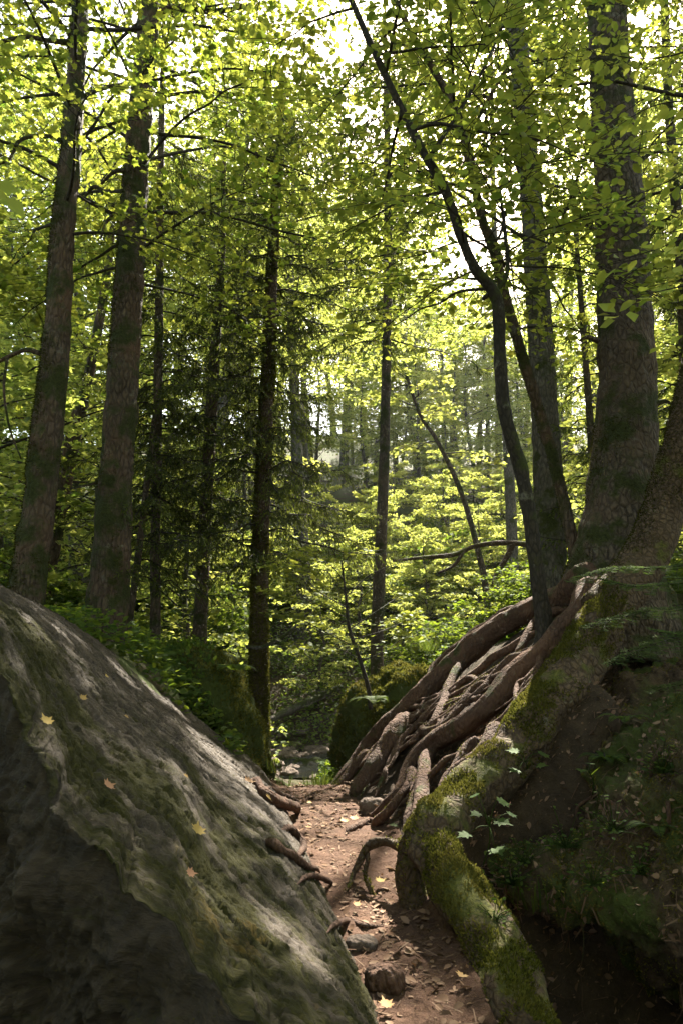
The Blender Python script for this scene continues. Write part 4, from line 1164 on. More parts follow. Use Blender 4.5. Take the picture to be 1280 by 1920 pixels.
# ------------------------------------------------------------------ small things
def project(V):
    V = np.asarray(V).reshape(-1, 3) - np.array([0, 0, CAMZ])
    f = V[:, 1] * cos(PITCH) + V[:, 2] * sin(PITCH)
    u = -V[:, 1] * sin(PITCH) + V[:, 2] * cos(PITCH)
    f = np.where(f < .1, 1e9, f)
    return np.stack([640 + F * V[:, 0] / f, 960 - F * u / f, f], -1)
_pp = np.stack([PX, PY, path_z(PX, PY)], -1).reshape(-1, 3)
SURF = [G2[nf:].reshape(-1, 3), _pp, B.reshape(-1, 3)]
SN = [(gnorm(G2)[nf:] * np.sign(gnorm(G2)[nf + 200, 200, 2])).reshape(-1, 3), np.tile([0, 0, 1.0], (len(_pp), 1)), BN.reshape(-1, 3)]
SP = [project(v) for v in SURF]
def on(px, py, tol=7):
    """nearest surface point seen at a photo pixel, with its normal"""
    best = None
    for v, n, p in zip(SURF, SN, SP):
        d = np.hypot(p[:, 0] - px, p[:, 1] - py)
        k = np.where(d < tol)[0]
        if len(k):
            i = k[np.argmin(p[k, 2] + d[k] * .01)]
            if best is None or p[i, 2] < best[2]: best = (v[i], n[i], p[i, 2])
    if best is None:
        return on(px, py, tol * 3) if tol < 200 else (P(px, py, 5), np.array([0, 0, 1.0]), 5)
    return best
rf = np.random.default_rng(404)
def fallen(px, py, size, tint, label, shape=MAPLE, mat=M_fall, group=None):
    p, n, _ = on(px, py)
    if p[0] < -.25 and py < 1800 and px < 560: n = np.array([.62, -.05, .78])      # lying on the slope of the slab
    n = norm(n + np.array([.1, -.15, .25]) + rf.normal(size=3) * .12)
    T, Q, Tr = shape
    a = norm(np.cross(n, rf.normal(size=3))); b = np.cross(n, a)
    V = T.copy() - np.array([.5, 0, 0])
    curl = V[:, 0] ** 2 * .5 + V[:, 1] ** 2 * .7
    V[:, 2] = V[:, 2] + curl + .03
    m = MB()
    m.add(p + n * .034 + 1.25 * size * (V[:, :1] * a + V[:, 1:2] * b + V[:, 2:] * n), Q, Tr, tint)
    o = obj('fallen_leaf', m, mat); tag(o, label, 'leaf', group or 'fallen leaves on the rock and the path')
    return o
for args in ((367, 1570, .085, .05, 'pale yellow maple leaf lying in the middle of the slab, largest leaf there'),
             (190, 1486, .07, .95, 'curled brown leaf on the slab near its left ridge'),
             (80, 1370, .07, .1, 'yellowish leaf on the slab close to the ridge at the left border'),
             (345, 1467, .045, .45, 'small yellow brown leaf on the upper slab above the large pale leaf'),
             (345, 1645, .05, 1.0, 'dark brown leaf on the slab below the large pale leaf'),
             (553, 1778, .075, .75, 'pinkish dry leaf at the lower right edge of the slab by the path'),
             (150, 1320, .05, .3, 'small yellow leaf high on the slab left of its centre'),
             (195, 1268, .04, .1, 'tiny pale leaf near the upper edge of the slab'),
             (232, 1356, .045, .2, 'yellow leaf in the upper middle of the slab'),
             (462, 1468, .10, .8, 'orange brown leaf among the roots at the far end of the slab'),
             (500, 1500, .08, .15, 'upright yellow leaf beside the root at the far end of the slab'),
             (582, 1506, .06, .5, 'orange leaf at the start of the path by the gap'),
             (646, 1543, .09, .3, 'yellow orange leaf in the sunlit part of the path'),
             (664, 1541, .10, .9, 'pale pinkish leaf touching the yellow orange one on the path'),
             (577, 1560, .06, .4, 'small orange leaf on the path beside the looped roots'),
             (708, 1660, .08, .0, 'yellow green leaf under the arching rootlet'),
             (636, 1743, .07, .7, 'light dry leaf on the sunlit middle of the path'),
             (667, 1710, .06, .85, 'brown leaf on the path below the arching rootlet'),
             (864, 1846, .07, .4, 'dull yellow leaf in the dark beside the mossy root'),
             (724, 1905, .08, .6, 'pale leaf at the bottom border of the path'),
             (684, 1840, .06, .95, 'reddish brown leaf beside the knotted root lump')):
    fallen(*args)
fallen(732, 1553, .10, .2, 'fresh green leaf on the path at the foot of the bare roots', mat=M_grass)

# litter on the path and the banks
TWIGLET = (np.array([(0, .04, .0), (0, -.04, 0), (1, -.03, .02), (1, .03, .02)]), np.array([(0, 1, 2, 3)]), None)
def scatter_litter(n):
    y = 1.6 + 6.4 * rf.random(n) ** 1.2; x = path_x(y) + rf.normal(size=n) * .36
    z = path_z(x, y)
    gnd = terrain(x, y)
    z = np.maximum(z, gnd) + .006
    dens = np.clip((fbm(np.stack([x * 2, y * 2, 0 * x], -1), 3) + .35) * 1.6, 0.08, 1) > rf.random(n)
    pos = np.stack([x, y, z], -1)[dens]; m = len(pos)
    b = MB()
    leaves(b, pos, np.stack([rf.normal(size=m), rf.normal(size=m), rf.normal(size=m) * .22], -1), np.array([0, 0, 1.0]) + rf.normal(size=(m, 3)) * .3, .012 + .060 * rf.random(m) ** 2.4, BEECH, rf.random(m))
    # needles and bits of twig
    leaves(b, pos[: m // 2] + rf.normal(size=(m // 2, 3)) * np.array([.05, .05, 0]), np.stack([rf.normal(size=m // 2), rf.normal(size=m // 2), rf.normal(size=m // 2) * .1], -1),
           np.array([0, 0, 1.0]) + rf.normal(size=(m // 2, 3)) * .2, .03 + .06 * rf.random(m // 2), TWIGLET, rf.random(m // 2) * .5)
    o = obj('leaf_litter', b, M_litter); tag(o, 'brown leaf litter and needles strewn over the path', 'leaf litter', kind='stuff')
scatter_litter(5000)

k_ = rf.choice(190 * 300, 9000); bi, bj = k_ // 300, k_ % 300
bp = B[bj % 300, np.clip(bi, 0, 189)]; bn = BN[bj % 300, np.clip(bi, 0, 189)]
gxx, gyy = rf.uniform(.45, 2.6, 5000), rf.uniform(4.1, 6.2, 5000)
gp_ = np.stack([gxx, gyy, terrain(gxx, gyy)], -1)
bp = np.vstack([bp + bn * .008, gp_ + np.array([0, 0, .008])]); bn = np.vstack([bn, np.tile([-.6, -.1, .75], (5000, 1))])
b = MB(); m_ = len(bp)
tn_ = norm(np.cross(bn, rf.normal(size=(m_, 3))))
leaves(b, bp, tn_ + rf.normal(size=(m_, 3)) * .25, bn + rf.normal(size=(m_, 3)) * .45, .014 + .045 * rf.random(m_) ** 2, BEECH, rf.random(m_))
leaves(b, bp[::2], tn_[::2] + rf.normal(size=(len(bp[::2]), 3)) * .4, bn[::2], .03 + .09 * rf.random(len(bp[::2])) ** 2, TWIGLET, rf.random(len(bp[::2])) * .5)
o = obj('leaf_litter', b, M_litter); tag(o, 'dry leaves and twigs caught on the undercut bank', 'leaf litter', kind='stuff')

# exposed roots along the left edge of the path
def exposed(lines, label):
    pts = []
    t = None
    for ln in lines:
        rows = []
        for (px, py, wd) in ln:
            p, n, d = on(px, py)
            rr = pw(wd, p[1]) / 2
            rows.append(np.append(p + np.array([0, 0, rr * .55]), rr))
        if t is None: t = thing('exposed_root', rows[0][:3], label, 'root')
        b = MB(); sp = spline(np.array(rows), step=.02); sp[:, 3] *= 1 + .25 * pn(sp[:, :3] * 9)
        e_ = ss(0, .2, np.linspace(0, 1, len(sp))) * ss(1, .8, np.linspace(0, 1, len(sp))); sp[:, 2] -= (1 - e_) * sp[:, 3] * 1.9; sp[:, 3] *= .4 + .6 * e_
        tube(b, sp, 12, .22, 14); obj('root', b, M_root, t)
exposed([[(500, 1555, 16), (508, 1580, 18), (530, 1596, 16), (552, 1608, 14), (578, 1622, 12), (600, 1626, 6)], [(528, 1545, 12), (550, 1556, 15), (568, 1572, 15), (572, 1590, 12), (560, 1604, 6)]],
        'two looped bare roots lying on the left edge of the path')
exposed([[(455, 1452, 10), (480, 1462, 14), (500, 1488, 18), (530, 1506, 20), (562, 1513, 16), (592, 1516, 8)], [(500, 1470, 8), (530, 1488, 11), (560, 1498, 10), (585, 1500, 5)]],
        'pair of thick bare roots crossing the far end of the path by the slab')
exposed([[(640, 1560, 8), (662, 1548, 12), (690, 1540, 10), (716, 1540, 8)]], 'short reddish root across the sunlit path below the big roots')
exposed([[(556, 1652, 7), (590, 1644, 9), (625, 1652, 9), (660, 1648, 6)]], 'thin bare root crossing the path level with the arching rootlet')
exposed([[(612, 1742, 7), (650, 1728, 10), (690, 1738, 9), (740, 1726, 7)]], 'thin bare root crossing the lower path above the knotted lump')

def lump(name, px, py, size, seed, label, cat, mat, groove=.03, flat=.7):
    p, n, _ = on(px, py)
    V, Q = blob(p + np.array([0, 0, size * .15]), (size, size * .8, size * flat), seed, noise=size * .22, freq=2.2 / size * .28, nu=60, nv=90, groove=groove, fine=size * .07, power=.85)
    b = MB(); b.add(V, Q); o = obj(name, b, mat)
    tag(o, label, cat)
lump('root_knot', 722, 1838, .085, 3, 'gnarled dark root lump sticking out of the lower path', 'root', M_root, .02)
lump('stone', 700, 1512, .11, 4, 'reddish earthy stone at the foot of the bare roots', 'stone', M_stone, .004)
lump('stone', 678, 1775, .07, 6, 'dark stone half buried in the middle of the path', 'stone', M_stone, .004, .5)

# stones in and beside the creek
rc = np.random.default_rng(88)
SV, SQ = blob((0, 0, 0), (.22, .18, .11), 21, noise=.06, freq=5, nu=40, nv=60, fine=.015, power=.9)
sb = MB(); sb.add(SV, SQ); st0 = obj('stone', sb, M_stone)
for k in range(34):
    o = st0 if k == 0 else link(st0.copy())
    y_ = rc.uniform(12.4, 16.6); x_ = -.09 * y_ + rc.normal() * .9
    o.location = (x_, y_, max(tz(x_, y_), -.93) + .02); o.rotation_euler = (0, 0, rc.random() * 6.28); o.scale = (rc.uniform(.4, 1.3),) * 3
    tag(o, 'rounded grey brown stone lying in or beside the creek', 'stone', 'stones in and beside the creek')
# ivy and herbs on the mossy boulder
ri = np.random.default_rng(61)
a_, b_, c_ = RV[RQ[:, 0]], RV[RQ[:, 1]], RV[RQ[:, 2]]
nn_ = np.cross(c_ - a_, RV[RQ[:, 3]] - b_); ar_ = np.linalg.norm(nn_, axis=1)
nn_ = norm(nn_); nn_ *= np.sign(((a_ - np.array([-1.78, 8.5, .25])) * nn_).sum(1))[:, None]
f_ = ri.choice(len(RQ), 16000, p=ar_ / ar_.sum())
pos = a_[f_] * .6 + c_[f_] * .4; nrm_ = nn_[f_]
k_ = np.clip((fbm(pos * 2.4, 3) + .25 - .9 * ss(-1.45, -1.0, pos[:, 0] + .25 * (pos[:, 2] - .3))) * 4, 0, 1) > ri.random(len(pos))
pos, nrm_ = pos[k_], nrm_[k_]
m = len(pos)
pos = pos + nrm_ * (.02 + .14 * ri.random(m) ** 1.5)[:, None]
b = MB()
leaves(b, pos, ri.normal(size=(m, 3)) * .6 + np.array([0, -.3, -.5]), nrm_ + np.array([0, -.1, .6]) + ri.normal(size=(m, 3)) * .35, .035 + .04 * ri.random(m), BEECH, np.clip(ri.normal(.4, .25, m), 0, 1))
o = obj('ivy', b, M_under); tag(o, 'dark green ivy and herbs covering the tall mossy boulder', 'ivy', kind='stuff')

# ground cover over the banks and the far slope
n = 230000
y = 6.1 + 26.5 * ri.random(n) ** 1.35; x = ri.uniform(-.66, .66, n) * y
z = terrain(x, y)
ok = ((np.abs(x - path_x(np.minimum(y, 12))) > .75) | (y > 9.5)) & ~((y > 9.5) & (y < 13) & (np.abs(x + .09 * y) < .7)) & ~((x > -.3) & (x < 3.4) & (y < 8.8)) & ~((y > 12.9) & (y < 15.5)) & (np.clip((fbm(np.stack([x * .7, y * .7, 0 * x], -1), 3) + .16 + .06 * (y > 15)) * 4, 0, 1) > ri.random(n))
x, y, z = x[ok], y[ok], z[ok]; m = len(x)
pos = np.stack([x, y, z + (.03 + .30 * ri.random(m) ** 1.6) * (1 + (y > 15) * .6)], -1)
b = MB()
leaves(b, pos, np.stack([ri.normal(size=m), ri.normal(size=m), ri.normal(size=m) * .25], -1), np.array([0, -.25, 1.0]) + ri.normal(size=(m, 3)) * .45, (.05 + .05 * ri.random(m)) * (.75 + y * .03), BEECH, ri.random(m))
o = obj('ground_cover', b, M_under); tag(o, 'low leafy herbs covering the banks and the far slope', 'ground cover', kind='stuff')

# grass and ferns at the lip above the creek
def grass(px, py, Yd, n, h, label):
    p = P(px, py, Yd); p[2] = max(tz(p[0], p[1]), p[2] - .1)
    b = MB(); r = np.random.default_rng(int(px))
    t = r.random(n) * 6.28; rad = .16 * np.sqrt(r.random(n))
    pos = p + np.stack([np.cos(t) * rad, np.sin(t) * rad, 0 * t], -1)
    ax = np.stack([np.cos(t) * .5 + r.normal(size=n) * .25, np.sin(t) * .5 + r.normal(size=n) * .25, np.ones(n)], -1)
    leaves(b, pos, ax, np.stack([np.cos(t), np.sin(t), 0 * t - .3], -1), h * (.5 + .7 * r.random(n)), BLADE, r.random(n))
    o = obj('grass_tuft', b, M_grass); tag(o, label, 'grass')
BLADE = (np.array([(0, .025, 0), (0, -.025, 0), (.5, -.028, .02), (.5, .028, .02), (.85, -.018, -.06), (.85, .018, -.06), (1.0, 0, -.16)]), np.array([(0, 1, 2, 3), (3, 2, 4, 5)]), np.array([(5, 4, 6)]))
grass(540, 1472, 7.4, 60, .15, 'bright grass tuft at the lip of the path beside the mossy boulder')
grass(600, 1492, 7.2, 110, .17, 'dark grass tuft hanging at the right side of the gap')
grass(520, 1425, 8.0, 50, .15, 'thin grass clump below the tall mossy boulder by the creek')
grass(1000, 1660, 4.25, 60, .2, 'small grass tuft on the lip of the undercut bank')
grass(800, 1205, 8.3, 110, .14, 'sunlit grass fringe on top of the moss covered hump')
def fern(p, nf, L_, label, seed, mat=M_grass):
    r = np.random.default_rng(seed); b = MB(); st = MB()
    t = thing('fern', p, label, 'fern')
    for k in range(nf):
        a = k * 6.283 / nf + r.normal() * .3; l = L_ * (.7 + .5 * r.random())
        s = np.linspace(0, 1, 22)
        q = p + np.stack([cos(a) * l * s * .85, sin(a) * l * s * .85, l * (.75 * s - .75 * s ** 2.2)], -1)
        tube(st, np.column_stack([q, .004 * (1.1 - s)]), 4, cap=False)
        d = norm(np.gradient(q, axis=0)); lat = norm(np.cross(d, np.array([0, 0, 1.0]) + 0 * d))
        for sg in (-1, 1):
            leaves(b, q[2:], lat[2:] * sg + d[2:] * .35, np.cross(lat[2:], d[2:]) * 1.0, l * .24 * np.sin(pi * (s[2:] * .85 + .13)), FROND, r.random(20))
    obj('stalks', st, M_twig, t); obj('fronds', b, mat, t)
FROND = (np.array([(0, .10, 0), (0, -.10, 0), (.55, -.12, .02), (1, 0, -.04), (.55, .12, .02)]), np.array([(0, 1, 2, 4)]), np.array([(4, 2, 3)]))
fern(P(572, 1432, 8.6), 9, .26, 'yellow green fern beside the creek in the gap', 1)
fern(P(545, 1400, 9.5), 8, .24, 'fern with arching fronds at the foot of the bearded spruce', 2)
fern(P(700, 1320, 7.2), 8, .30, 'small fern on the left flank of the moss covered hump', 3)
fern(P(440, 1260, 8.0), 8, .36, 'fern on the top of the tall mossy boulder', 4, M_under)
fern(P(905, 1900, 3.2), 7, .16, 'small dark fern under the arching mossy root', 5, M_under)

# logs and dead branches
def log(name, px, Yd, label, cat, mat, extra=()):
    rows = trunk_pts(px, Yd)
    t = thing(name, rows[0][:3], label, cat)
    b = MB(); trunk(b, rows, 14, .08, .14, 6); obj('wood', b, mat, t)
    for e in extra: limb_part(t, trunk_pts(e, Yd), mat)
log('fallen_log', [(500, 1352, 12, 15.6), (560, 1325, 13, 16.4), (640, 1288, 11, 17.4)], 16, 'grey fallen log leaning on the far bank of the creek', 'log', M_grey)
log('fallen_branch', [(735, 1052, 4), (790, 1046, 7), (850, 1040, 9), (890, 1024, 9), (940, 1018, 10), (1000, 1022, 10)], 10.6, 'mossy dead branch lying level between the middle spruce and the grey trunk', 'branch', M_mossroot,
    ([(962, 1020, 11), (945, 1052, 10), (928, 1080, 7), (922, 1100, 5)], [(870, 1030, 8), (850, 1060, 6), (820, 1075, 4)]))
log('dead_branch', [(462, 1212, 6), (490, 1214, 7), (520, 1200, 7), (545, 1184, 6), (556, 1172, 5)], 9.9, 'bare dry curved branch in front of the bearded spruce', 'branch', M_grey, ([(556, 1172, 4), (600, 1190, 3), (640, 1185, 2)], [(540, 1186, 3), (560, 1215, 3), (590, 1240, 2)]))
rows = to_ground(trunk_pts([(912, 1130, 12), (892, 1020, 11), (866, 930, 10), (836, 860, 9), (812, 815, 8), (788, 780, 7), (760, 700, 6)], 15))
t = thing('leaning_tree', base_of(rows), 'dark leaning trunk on the far bank between the middle spruce and the slim stems', 'tree')
b = MB(); sp = trunk(b, rows, 12, .1, .1, 4); obj('trunk', b, M_spruce, t)
wood, lf = MB(), MB(); grow(np.random.default_rng(91), sp, sp[-1, 2] - 2.0, sp[-1, 2], 8, lambda f: 1.2, wood, lf, DIAMOND, .11, 8, 14)
obj('twigs', wood, M_twig, t); obj('crown', lf, M_beechfar, t)
for px, lab in (([(84, 1130, 30), (104, 1000, 27), (124, 900, 25), (150, 780, 22), (176, 660, 19), (200, 520, 16), (215, 380, 12)], 'leaning mossy trunk behind the curved maple, larger of the pair'),
                ([(100, 1060, 15), (112, 930, 14), (135, 800, 13), (168, 700, 11), (190, 610, 9)], 'thin leaning trunk behind the curved maple, smaller of the pair')):
    rows = to_ground(trunk_pts(px, 11.5))
    t = thing('leaning_tree', base_of(rows), lab, 'tree')
    b = MB(); sp = trunk(b, rows, 14, .1, .1, 4); obj('trunk', b, M_mossbark, t)
    wood, lf = MB(), MB(); grow(np.random.default_rng(int(px[0][0])), sp, 3.0, sp[-1, 2], 14, lambda f: 1.3, wood, lf, MAPLE, .12, 8, 16)
    obj('twigs', wood, M_twig, t); obj('crown', lf, M_maple, t)

# young maple in the middle, over the gap
rm = np.random.default_rng(17)
stem = trunk_pts([(694, 1330, 8), (690, 1290, 8), (672, 1230, 7), (655, 1180, 6), (648, 1120, 5), (640, 1050, 3)], 7.9)
t = thing('young_maple', stem[0][:3], 'young maple with bright yellow green leaves in layers over the gap', 'tree')
b = MB(); sp = trunk(b, stem, 8, .05, .1); obj('trunk', b, M_slim, t)
lf = MB(); wood = MB()
for (e, n) in (([(668, 1215), (620, 1190), (560, 1160), (520, 1150)], 26), ([(655, 1180), (700, 1150), (745, 1120), (790, 1095)], 34), ([(650, 1140), (600, 1110), (560, 1075), (520, 1060)], 34), ([(660, 1200), (710, 1185), (760, 1165), (800, 1150)], 30),
               ([(648, 1120), (690, 1080), (735, 1060), (770, 1052)], 30), ([(676, 1240), (720, 1222), (750, 1200), (785, 1190)], 22), ([(645, 1090), (620, 1060), (590, 1045), (560, 1035)], 24), ([(672, 1235), (630, 1215), (590, 1218), (550, 1205)], 18),
               ([(655, 1160), (610, 1140), (570, 1125), (500, 1110)], 30), ([(640, 1060), (660, 1040), (690, 1035), (720, 1030)], 18)):
    q = spline(np.array([np.append(P(a, c, 7.9 + .25 * rm.normal()), .006) for a, c in e]), n=8)
    q[:, 3] = np.linspace(.007, .003, len(q)); tube(wood, q, 5, cap=False)
    n *= 6
    i = (len(q) * (.25 + .75 * rm.random(n) ** .7) * .999).astype(int).clip(0, len(q) - 1)
    d = norm(np.gradient(q[:, :3], axis=0))[i]
    sd = np.where(rm.random(n) < .5, -1, 1)[:, None]
    lat = norm(np.cross(d, np.array([0, 0, 1.0])))
    pos = q[i, :3] + lat * sd * (.03 + .16 * rm.random(n))[:, None] + rm.normal(size=(n, 3)) * np.array([.03, .03, .02])
    kp_ = shade_keep(pos); pos, d, lat, sd = pos[kp_], d[kp_], lat[kp_], sd[kp_]; n = len(pos)
    leaves(lf, pos, d * .6 + lat * sd + rm.normal(size=(n, 3)) * .25, np.array([0, 0, 1.0]) + rm.normal(size=(n, 3)) * .3, .075 + .045 * rm.random(n), MAPLE, np.clip(rm.normal(.7, .2, n), 0, 1))
obj('branches', wood, M_slim, t); obj('leaves', lf, M_maple, t)

# leafy twigs hanging into the view from the leaning tree and the slim beech
def spray(parent, px, Yd, n, size, seed, shape=BEECH, mat=M_beech):
    r = np.random.default_rng(seed); wd, lv = MB(), MB()
    q = spline(np.array([np.append(P(a, c, Yd + .05 * r.normal()), .006) for a, c in px]), n=10)
    q[:, 3] = np.linspace(.007, .0018, len(q)); tube(wd, q, 5, cap=False)
    i = np.linspace(len(q) * .22, len(q) - 1, n).astype(int)
    d = norm(np.gradient(q[:, :3], axis=0))[i]; sd = np.where(np.arange(n) % 2, -1, 1)[:, None]
    lat = norm(np.cross(d, np.array([0, 0, 1.0])))
    L_ = (.03 + .05 * r.random(n))[:, None]
    pos = q[i, :3] + (lat * sd + d * .4) * L_ + np.array([0, 0, -.01])
    for a, b_ in zip(q[i, :3], pos): tube(wd, np.array([[*a, .0016], [*((a + b_) / 2), .0014], [*b_, .001]]), 3, cap=False)
    leaves(lv, pos, d * .6 + lat * sd + np.array([0, 0, -.2]) + r.normal(size=(n, 3)) * .2, np.array([0, -.15, 1.0]) + r.normal(size=(n, 3)) * .35, size * (.6 + .6 * r.random(n)), shape, np.clip(r.normal(.6, .3, n), 0, 1))
    o = obj('branch', wd, M_twig, parent); sub('leaves', lv, mat, o, parent)
for k_, (px_, yd_, n_) in enumerate((([(1420, 400), (1300, 440), (1220, 470), (1120, 500)], 3.3, 16), ([(1420, 470), (1330, 520), (1240, 545), (1150, 560)], 3.4, 14), ([(1420, 200), (1320, 300), (1230, 350), (1130, 385)], 3.5, 18),
        ([(1420, 330), (1350, 410), (1290, 430), (1210, 440)], 3.1, 14), ([(1400, 20), (1300, 90), (1200, 110), (1090, 90)], 3.6, 20), ([(1420, 120), (1320, 180), (1220, 200), (1120, 260)], 3.5, 20), ([(1420, 600), (1340, 640), (1290, 650), (1230, 640)], 3.4, 10))):
    spray(T_lean, px_, yd_, n_, .085, 700 + k_)
# maple seedlings on the long root
def seedling(base, lv, label, seed):
    r = np.random.default_rng(seed)
    p0 = base
    t = thing('maple_seedling', p0, label, 'seedling')
    st, lf = MB(), MB()
    top = np.mean([P(*l[:2], l[3]) for l in lv], 0)
    mid = (p0 + top) / 2 + np.array([.02, 0, 0])
    tube(st, spline([[*p0, .004], [*mid, .0035], [*top, .003]], step=.02), 6)
    for (a, c, wd, Yd) in lv:
        e = P(a, c, Yd); s = pw(wd, Yd)
        tube(st, spline([[*(mid * .4 + top * .6), .002], [*((mid * .4 + top * .6 + e) / 2 + np.array([0, 0, .015])), .002], [*e, .0015]], step=.02), 4)
        d = norm((e - top) * np.array([1, 1, 0]) + r.normal(size=3) * .01)
        leaves(lf, [e - d * s * .3], [d + np.array([0, 0, -.15])], [np.array([0, -.35, 1.0]) + r.normal(size=3) * .15], s, MAPLE, r.random(1) * .6)
    obj('stem', st, M_grass, t); obj('leaves', lf, M_under, t)
seedling(P(982, 1452, 4.6), [(948, 1418, 40, 4.45), (975, 1408, 38, 4.4), (1008, 1412, 42, 4.45), (972, 1442, 36, 4.35), (1002, 1434, 36, 4.35)], 'maple seedling with pale leaves growing at the upper side of the long mossy root', 1)
seedling(P(905, 1622, 4.1), [(895, 1490, 34, 4.0), (930, 1500, 46, 3.95), (900, 1522, 36, 3.9), (925, 1535, 52, 3.9), (882, 1560, 44, 3.88), (925, 1586, 56, 3.86), (950, 1525, 34, 4.0)], 'taller maple seedling with six leaves standing behind the arched root', 2)
seedling(P(1110, 1490, 4.4), [(1090, 1440, 34, 4.25), (1108, 1452, 36, 4.25), (1104, 1432, 28, 4.3)], 'small maple seedling with yellow green leaves on the undercut bank', 3)
def herb(base_px, n, rad, size, label, seed, Yd):
    r = np.random.default_rng(seed); p = P(*base_px, Yd)
    t = thing('herb', p, label, 'plant'); st, lf = MB(), MB()
    q = p + np.stack([r.normal(size=n) * rad, r.normal(size=n) * rad * .5 - .03, np.abs(r.normal(size=n)) * rad * 1.0], -1)
    for e in q: tube(st, [[*p, .002], [*((p + e) / 2 + np.array([0, 0, .01])), .0018], [*e, .0012]], 4, cap=False)
    leaves(lf, q, r.normal(size=(n, 3)) * np.array([1, 1, .3]), np.array([0, -.3, 1.0]) + r.normal(size=(n, 3)) * .3, size * (.7 + .6 * r.random(n)), BEECH, r.random(n))
    obj('stem', st, M_grass, t); obj('leaves', lf, M_under, t)
herb((960, 1660), 60, .09, .028, 'small leaved herb hanging on the lip of the undercut bank', 4, 4.2)
herb((985, 1620), 40, .08, .026, 'small leaved herb in the sun just above the hollow', 5, 4.22)
herb((925, 1730), 40, .045, .020, 'creeping herb on the flank of the arched mossy root', 6, 3.42)
herb((505, 1580), 30, .05, .022, 'tiny herb between the slab and the looped roots', 7, 5.2)

def onbank(px, py): return on(px, py)[0]
for k_, (a_1, a_2, cnt_, lab_) in enumerate(((1150, 1560, 46, 'leafy herb in the middle of the undercut bank'), (1240, 1450, 50, 'leafy herb on the mossy shoulder of the undercut bank'), (1060, 1590, 40, 'leafy herb above the hollow, left part of the undercut bank'),
        (1200, 1640, 44, 'leafy herb low on the undercut bank near the right border'), (1110, 1660, 40, 'leafy herb hanging over the lip of the hollow'))):
    herb((a_1, a_2), cnt_, .085, .03, lab_, 20 + k_, float(onbank(a_1, a_2)[1]) - .03)
for k_, (a_1, a_2, lab_) in enumerate(((1225, 1560, 'dark fern hanging from the undercut bank by the right border'), (1130, 1430, 'fern in the recess behind the long mossy root'), (1170, 1350, 'fern on the crest of the undercut bank'))):
    fern(onbank(a_1, a_2) + np.array([0, -.02, .01]), 8, .2, lab_, 40 + k_, M_under)
for k_, (a_1, a_2, ln_, dx_) in enumerate(((1100, 1430, .55, -.22), (1180, 1440, .6, -.1), (1230, 1400, .7, -.3), (1060, 1530, .35, .05), (1150, 1500, .5, .12), (1250, 1500, .5, -.15))):
    p_ = onbank(a_1, a_2); pts_ = []
    for q_ in np.linspace(0, 1, 8):
        tgt = p_ + np.array([dx_ * q_ + .03 * rf.normal(), -.02 + .02 * rf.normal() - .10 * q_, .0 - ln_ * q_])
        pts_.append(np.append(tgt, .011 * (1.15 - .8 * q_)))
    b = MB(); tube(b, spline(pts_, step=.02), 8, .2, 14); obj('rootlet', b, M_root, T_bank)

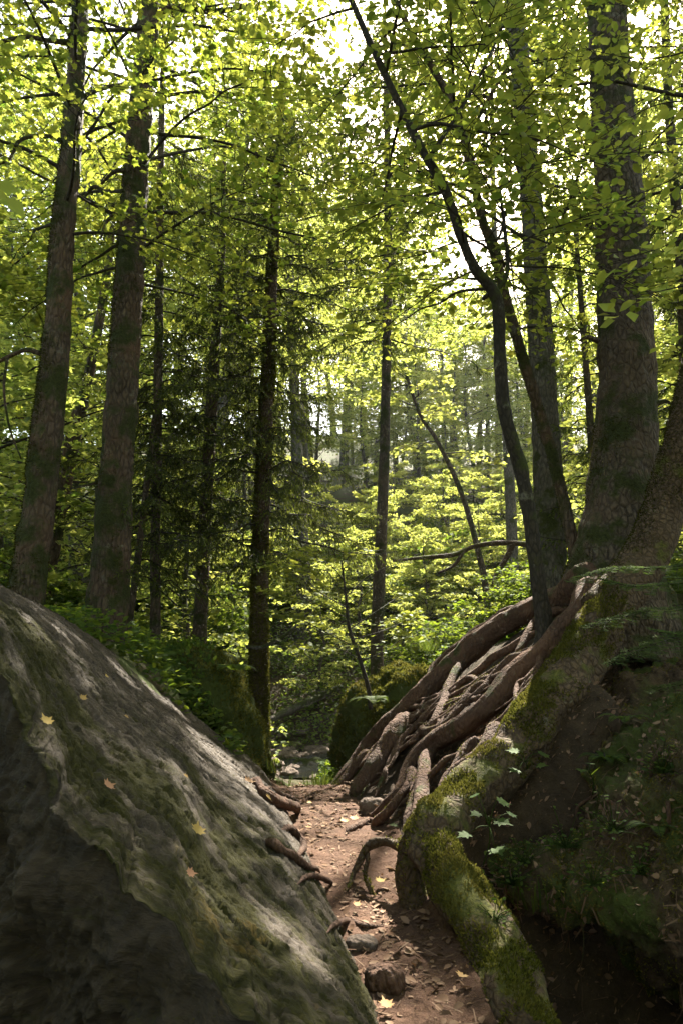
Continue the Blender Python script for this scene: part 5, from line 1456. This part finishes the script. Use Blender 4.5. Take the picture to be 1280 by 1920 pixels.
# fir sapling reaching in from the right
t = thing('fir_sapling', P(1560, 1500, 3.6), 'young fir with flat grey green sprays reaching in at the right border', 'tree')
b = MB(); trunk(b, trunk_pts([(1560, 1560, 34), (1555, 1200, 30), (1550, 900, 20), (1548, 700, 8)], 3.6), 12, .05, .08); obj('trunk', b, M_spruce, t)
rq = np.random.default_rng(55)
def bough(pts, seed):
    r = np.random.default_rng(seed); wd, nd = MB(), MB()
    q = spline(np.array([np.append(P(*p), .006) for p in pts]), step=.012); q[:, 3] = np.linspace(.008, .0025, len(q))
    tube(wd, q, 6, cap=False)
    def needles(ax, up_):
        d = norm(np.gradient(ax, axis=0)); lat = norm(np.cross(d, up_))
        for sg in (-1, 1):
            for rep_ in (0, 1):
                n_ = len(ax)
                leaves(nd, ax + r.normal(size=(n_, 3)) * .0015, lat * sg + d * (.45 + .2 * r.normal(size=(n_, 1))) + up_ * (.12 + .18 * r.random((n_, 1))), np.broadcast_to(up_, (n_, 3)) + r.normal(size=(n_, 3)) * .3, .022 + .010 * r.random(n_), FIRN, r.random(n_))
    up_ = norm(np.array([.05, -.25, 1.0]))
    needles(q[:, :3], up_)
    Lq = len(q)
    for i in range(int(Lq * .12), Lq - 6, 3):
        sg = 1 if (i // 3) % 2 else -1
        d = norm(q[min(i + 2, Lq - 1), :3] - q[i - 2, :3]); lat = np.cross(d, up_)
        dd = norm(d * .75 + lat * sg * .75 + np.array([0, 0, -.06]) + r.normal(size=3) * .06)
        l = (.05 + .26 * (1 - i / Lq)) * (.7 + .5 * r.random())
        ax = q[i, :3] + dd * np.arange(.006, l, .008)[:, None]
        ax[:, 2] -= np.linspace(0, 1, len(ax)) ** 2 * l * .12
        tube(wd, np.column_stack([ax[[0, len(ax) // 2, -1]], [.0025, .002, .0012]]), 4, cap=False)
        needles(ax, up_)
    o = obj('bough', wd, M_twig, t); sub('needles', nd, M_fir, o, t)
FIRN = (np.array([(0, .07, 0), (0, -.07, 0), (.8, -.07, .02), (1, 0, 0), (.8, .07, .02)]), np.array([(0, 1, 2, 4)]), np.array([(4, 2, 3)]))
for k, p in enumerate(([(1552, 1010, 3.6), (1400, 1040, 3.5), (1250, 1064, 3.4), (1150, 1066, 3.35), (1062, 1092, 3.3)], [(1552, 1050, 3.6), (1420, 1085, 3.35), (1300, 1090, 3.15), (1200, 1100, 3.05), (1120, 1085, 3.0)],
                       [(1552, 1090, 3.6), (1420, 1120, 3.4), (1300, 1140, 3.2), (1200, 1150, 3.1), (1092, 1178, 3.05)], [(1552, 1130, 3.6), (1420, 1170, 3.3), (1300, 1190, 3.1), (1220, 1210, 3.0), (1135, 1248, 2.95)],
                       [(1552, 1200, 3.6), (1440, 1240, 3.4), (1340, 1270, 3.2), (1250, 1290, 3.1), (1215, 1300, 3.1)], [(1552, 1080, 3.6), (1480, 1130, 3.2), (1380, 1170, 2.95), (1290, 1190, 2.85), (1220, 1182, 2.8)])):
    bough(p, 300 + k)
# ------------------------------------------------------------------ air
hz = MB()
hx0, hx1, hy0, hy1, hz0, hz1 = -90, 90, -40, 110, -4, 70
hv = np.array([(x, y, z) for z in (hz0, hz1) for y in (hy0, hy1) for x in (hx0, hx1)], float)
hz.add(hv, np.array([(0, 2, 3, 1), (4, 5, 7, 6), (0, 1, 5, 4), (2, 6, 7, 3), (0, 4, 6, 2), (1, 3, 7, 5)]))
kh = N('haze')
vol = kh.new('VolumePrincipled')
vol.inputs['Color'].default_value = (.95, .96, .92, 1)
vol.inputs['Density'].default_value = .0003
vol.inputs['Anisotropy'].default_value = .45
kh.t.links.new(vol.outputs[0], kh.out.inputs['Volume'])
o = obj('haze', hz, kh.m, smooth=False); tag(o, kind='stuff')
print('verts', sum(len(m.vertices) for m in bpy.data.meshes))
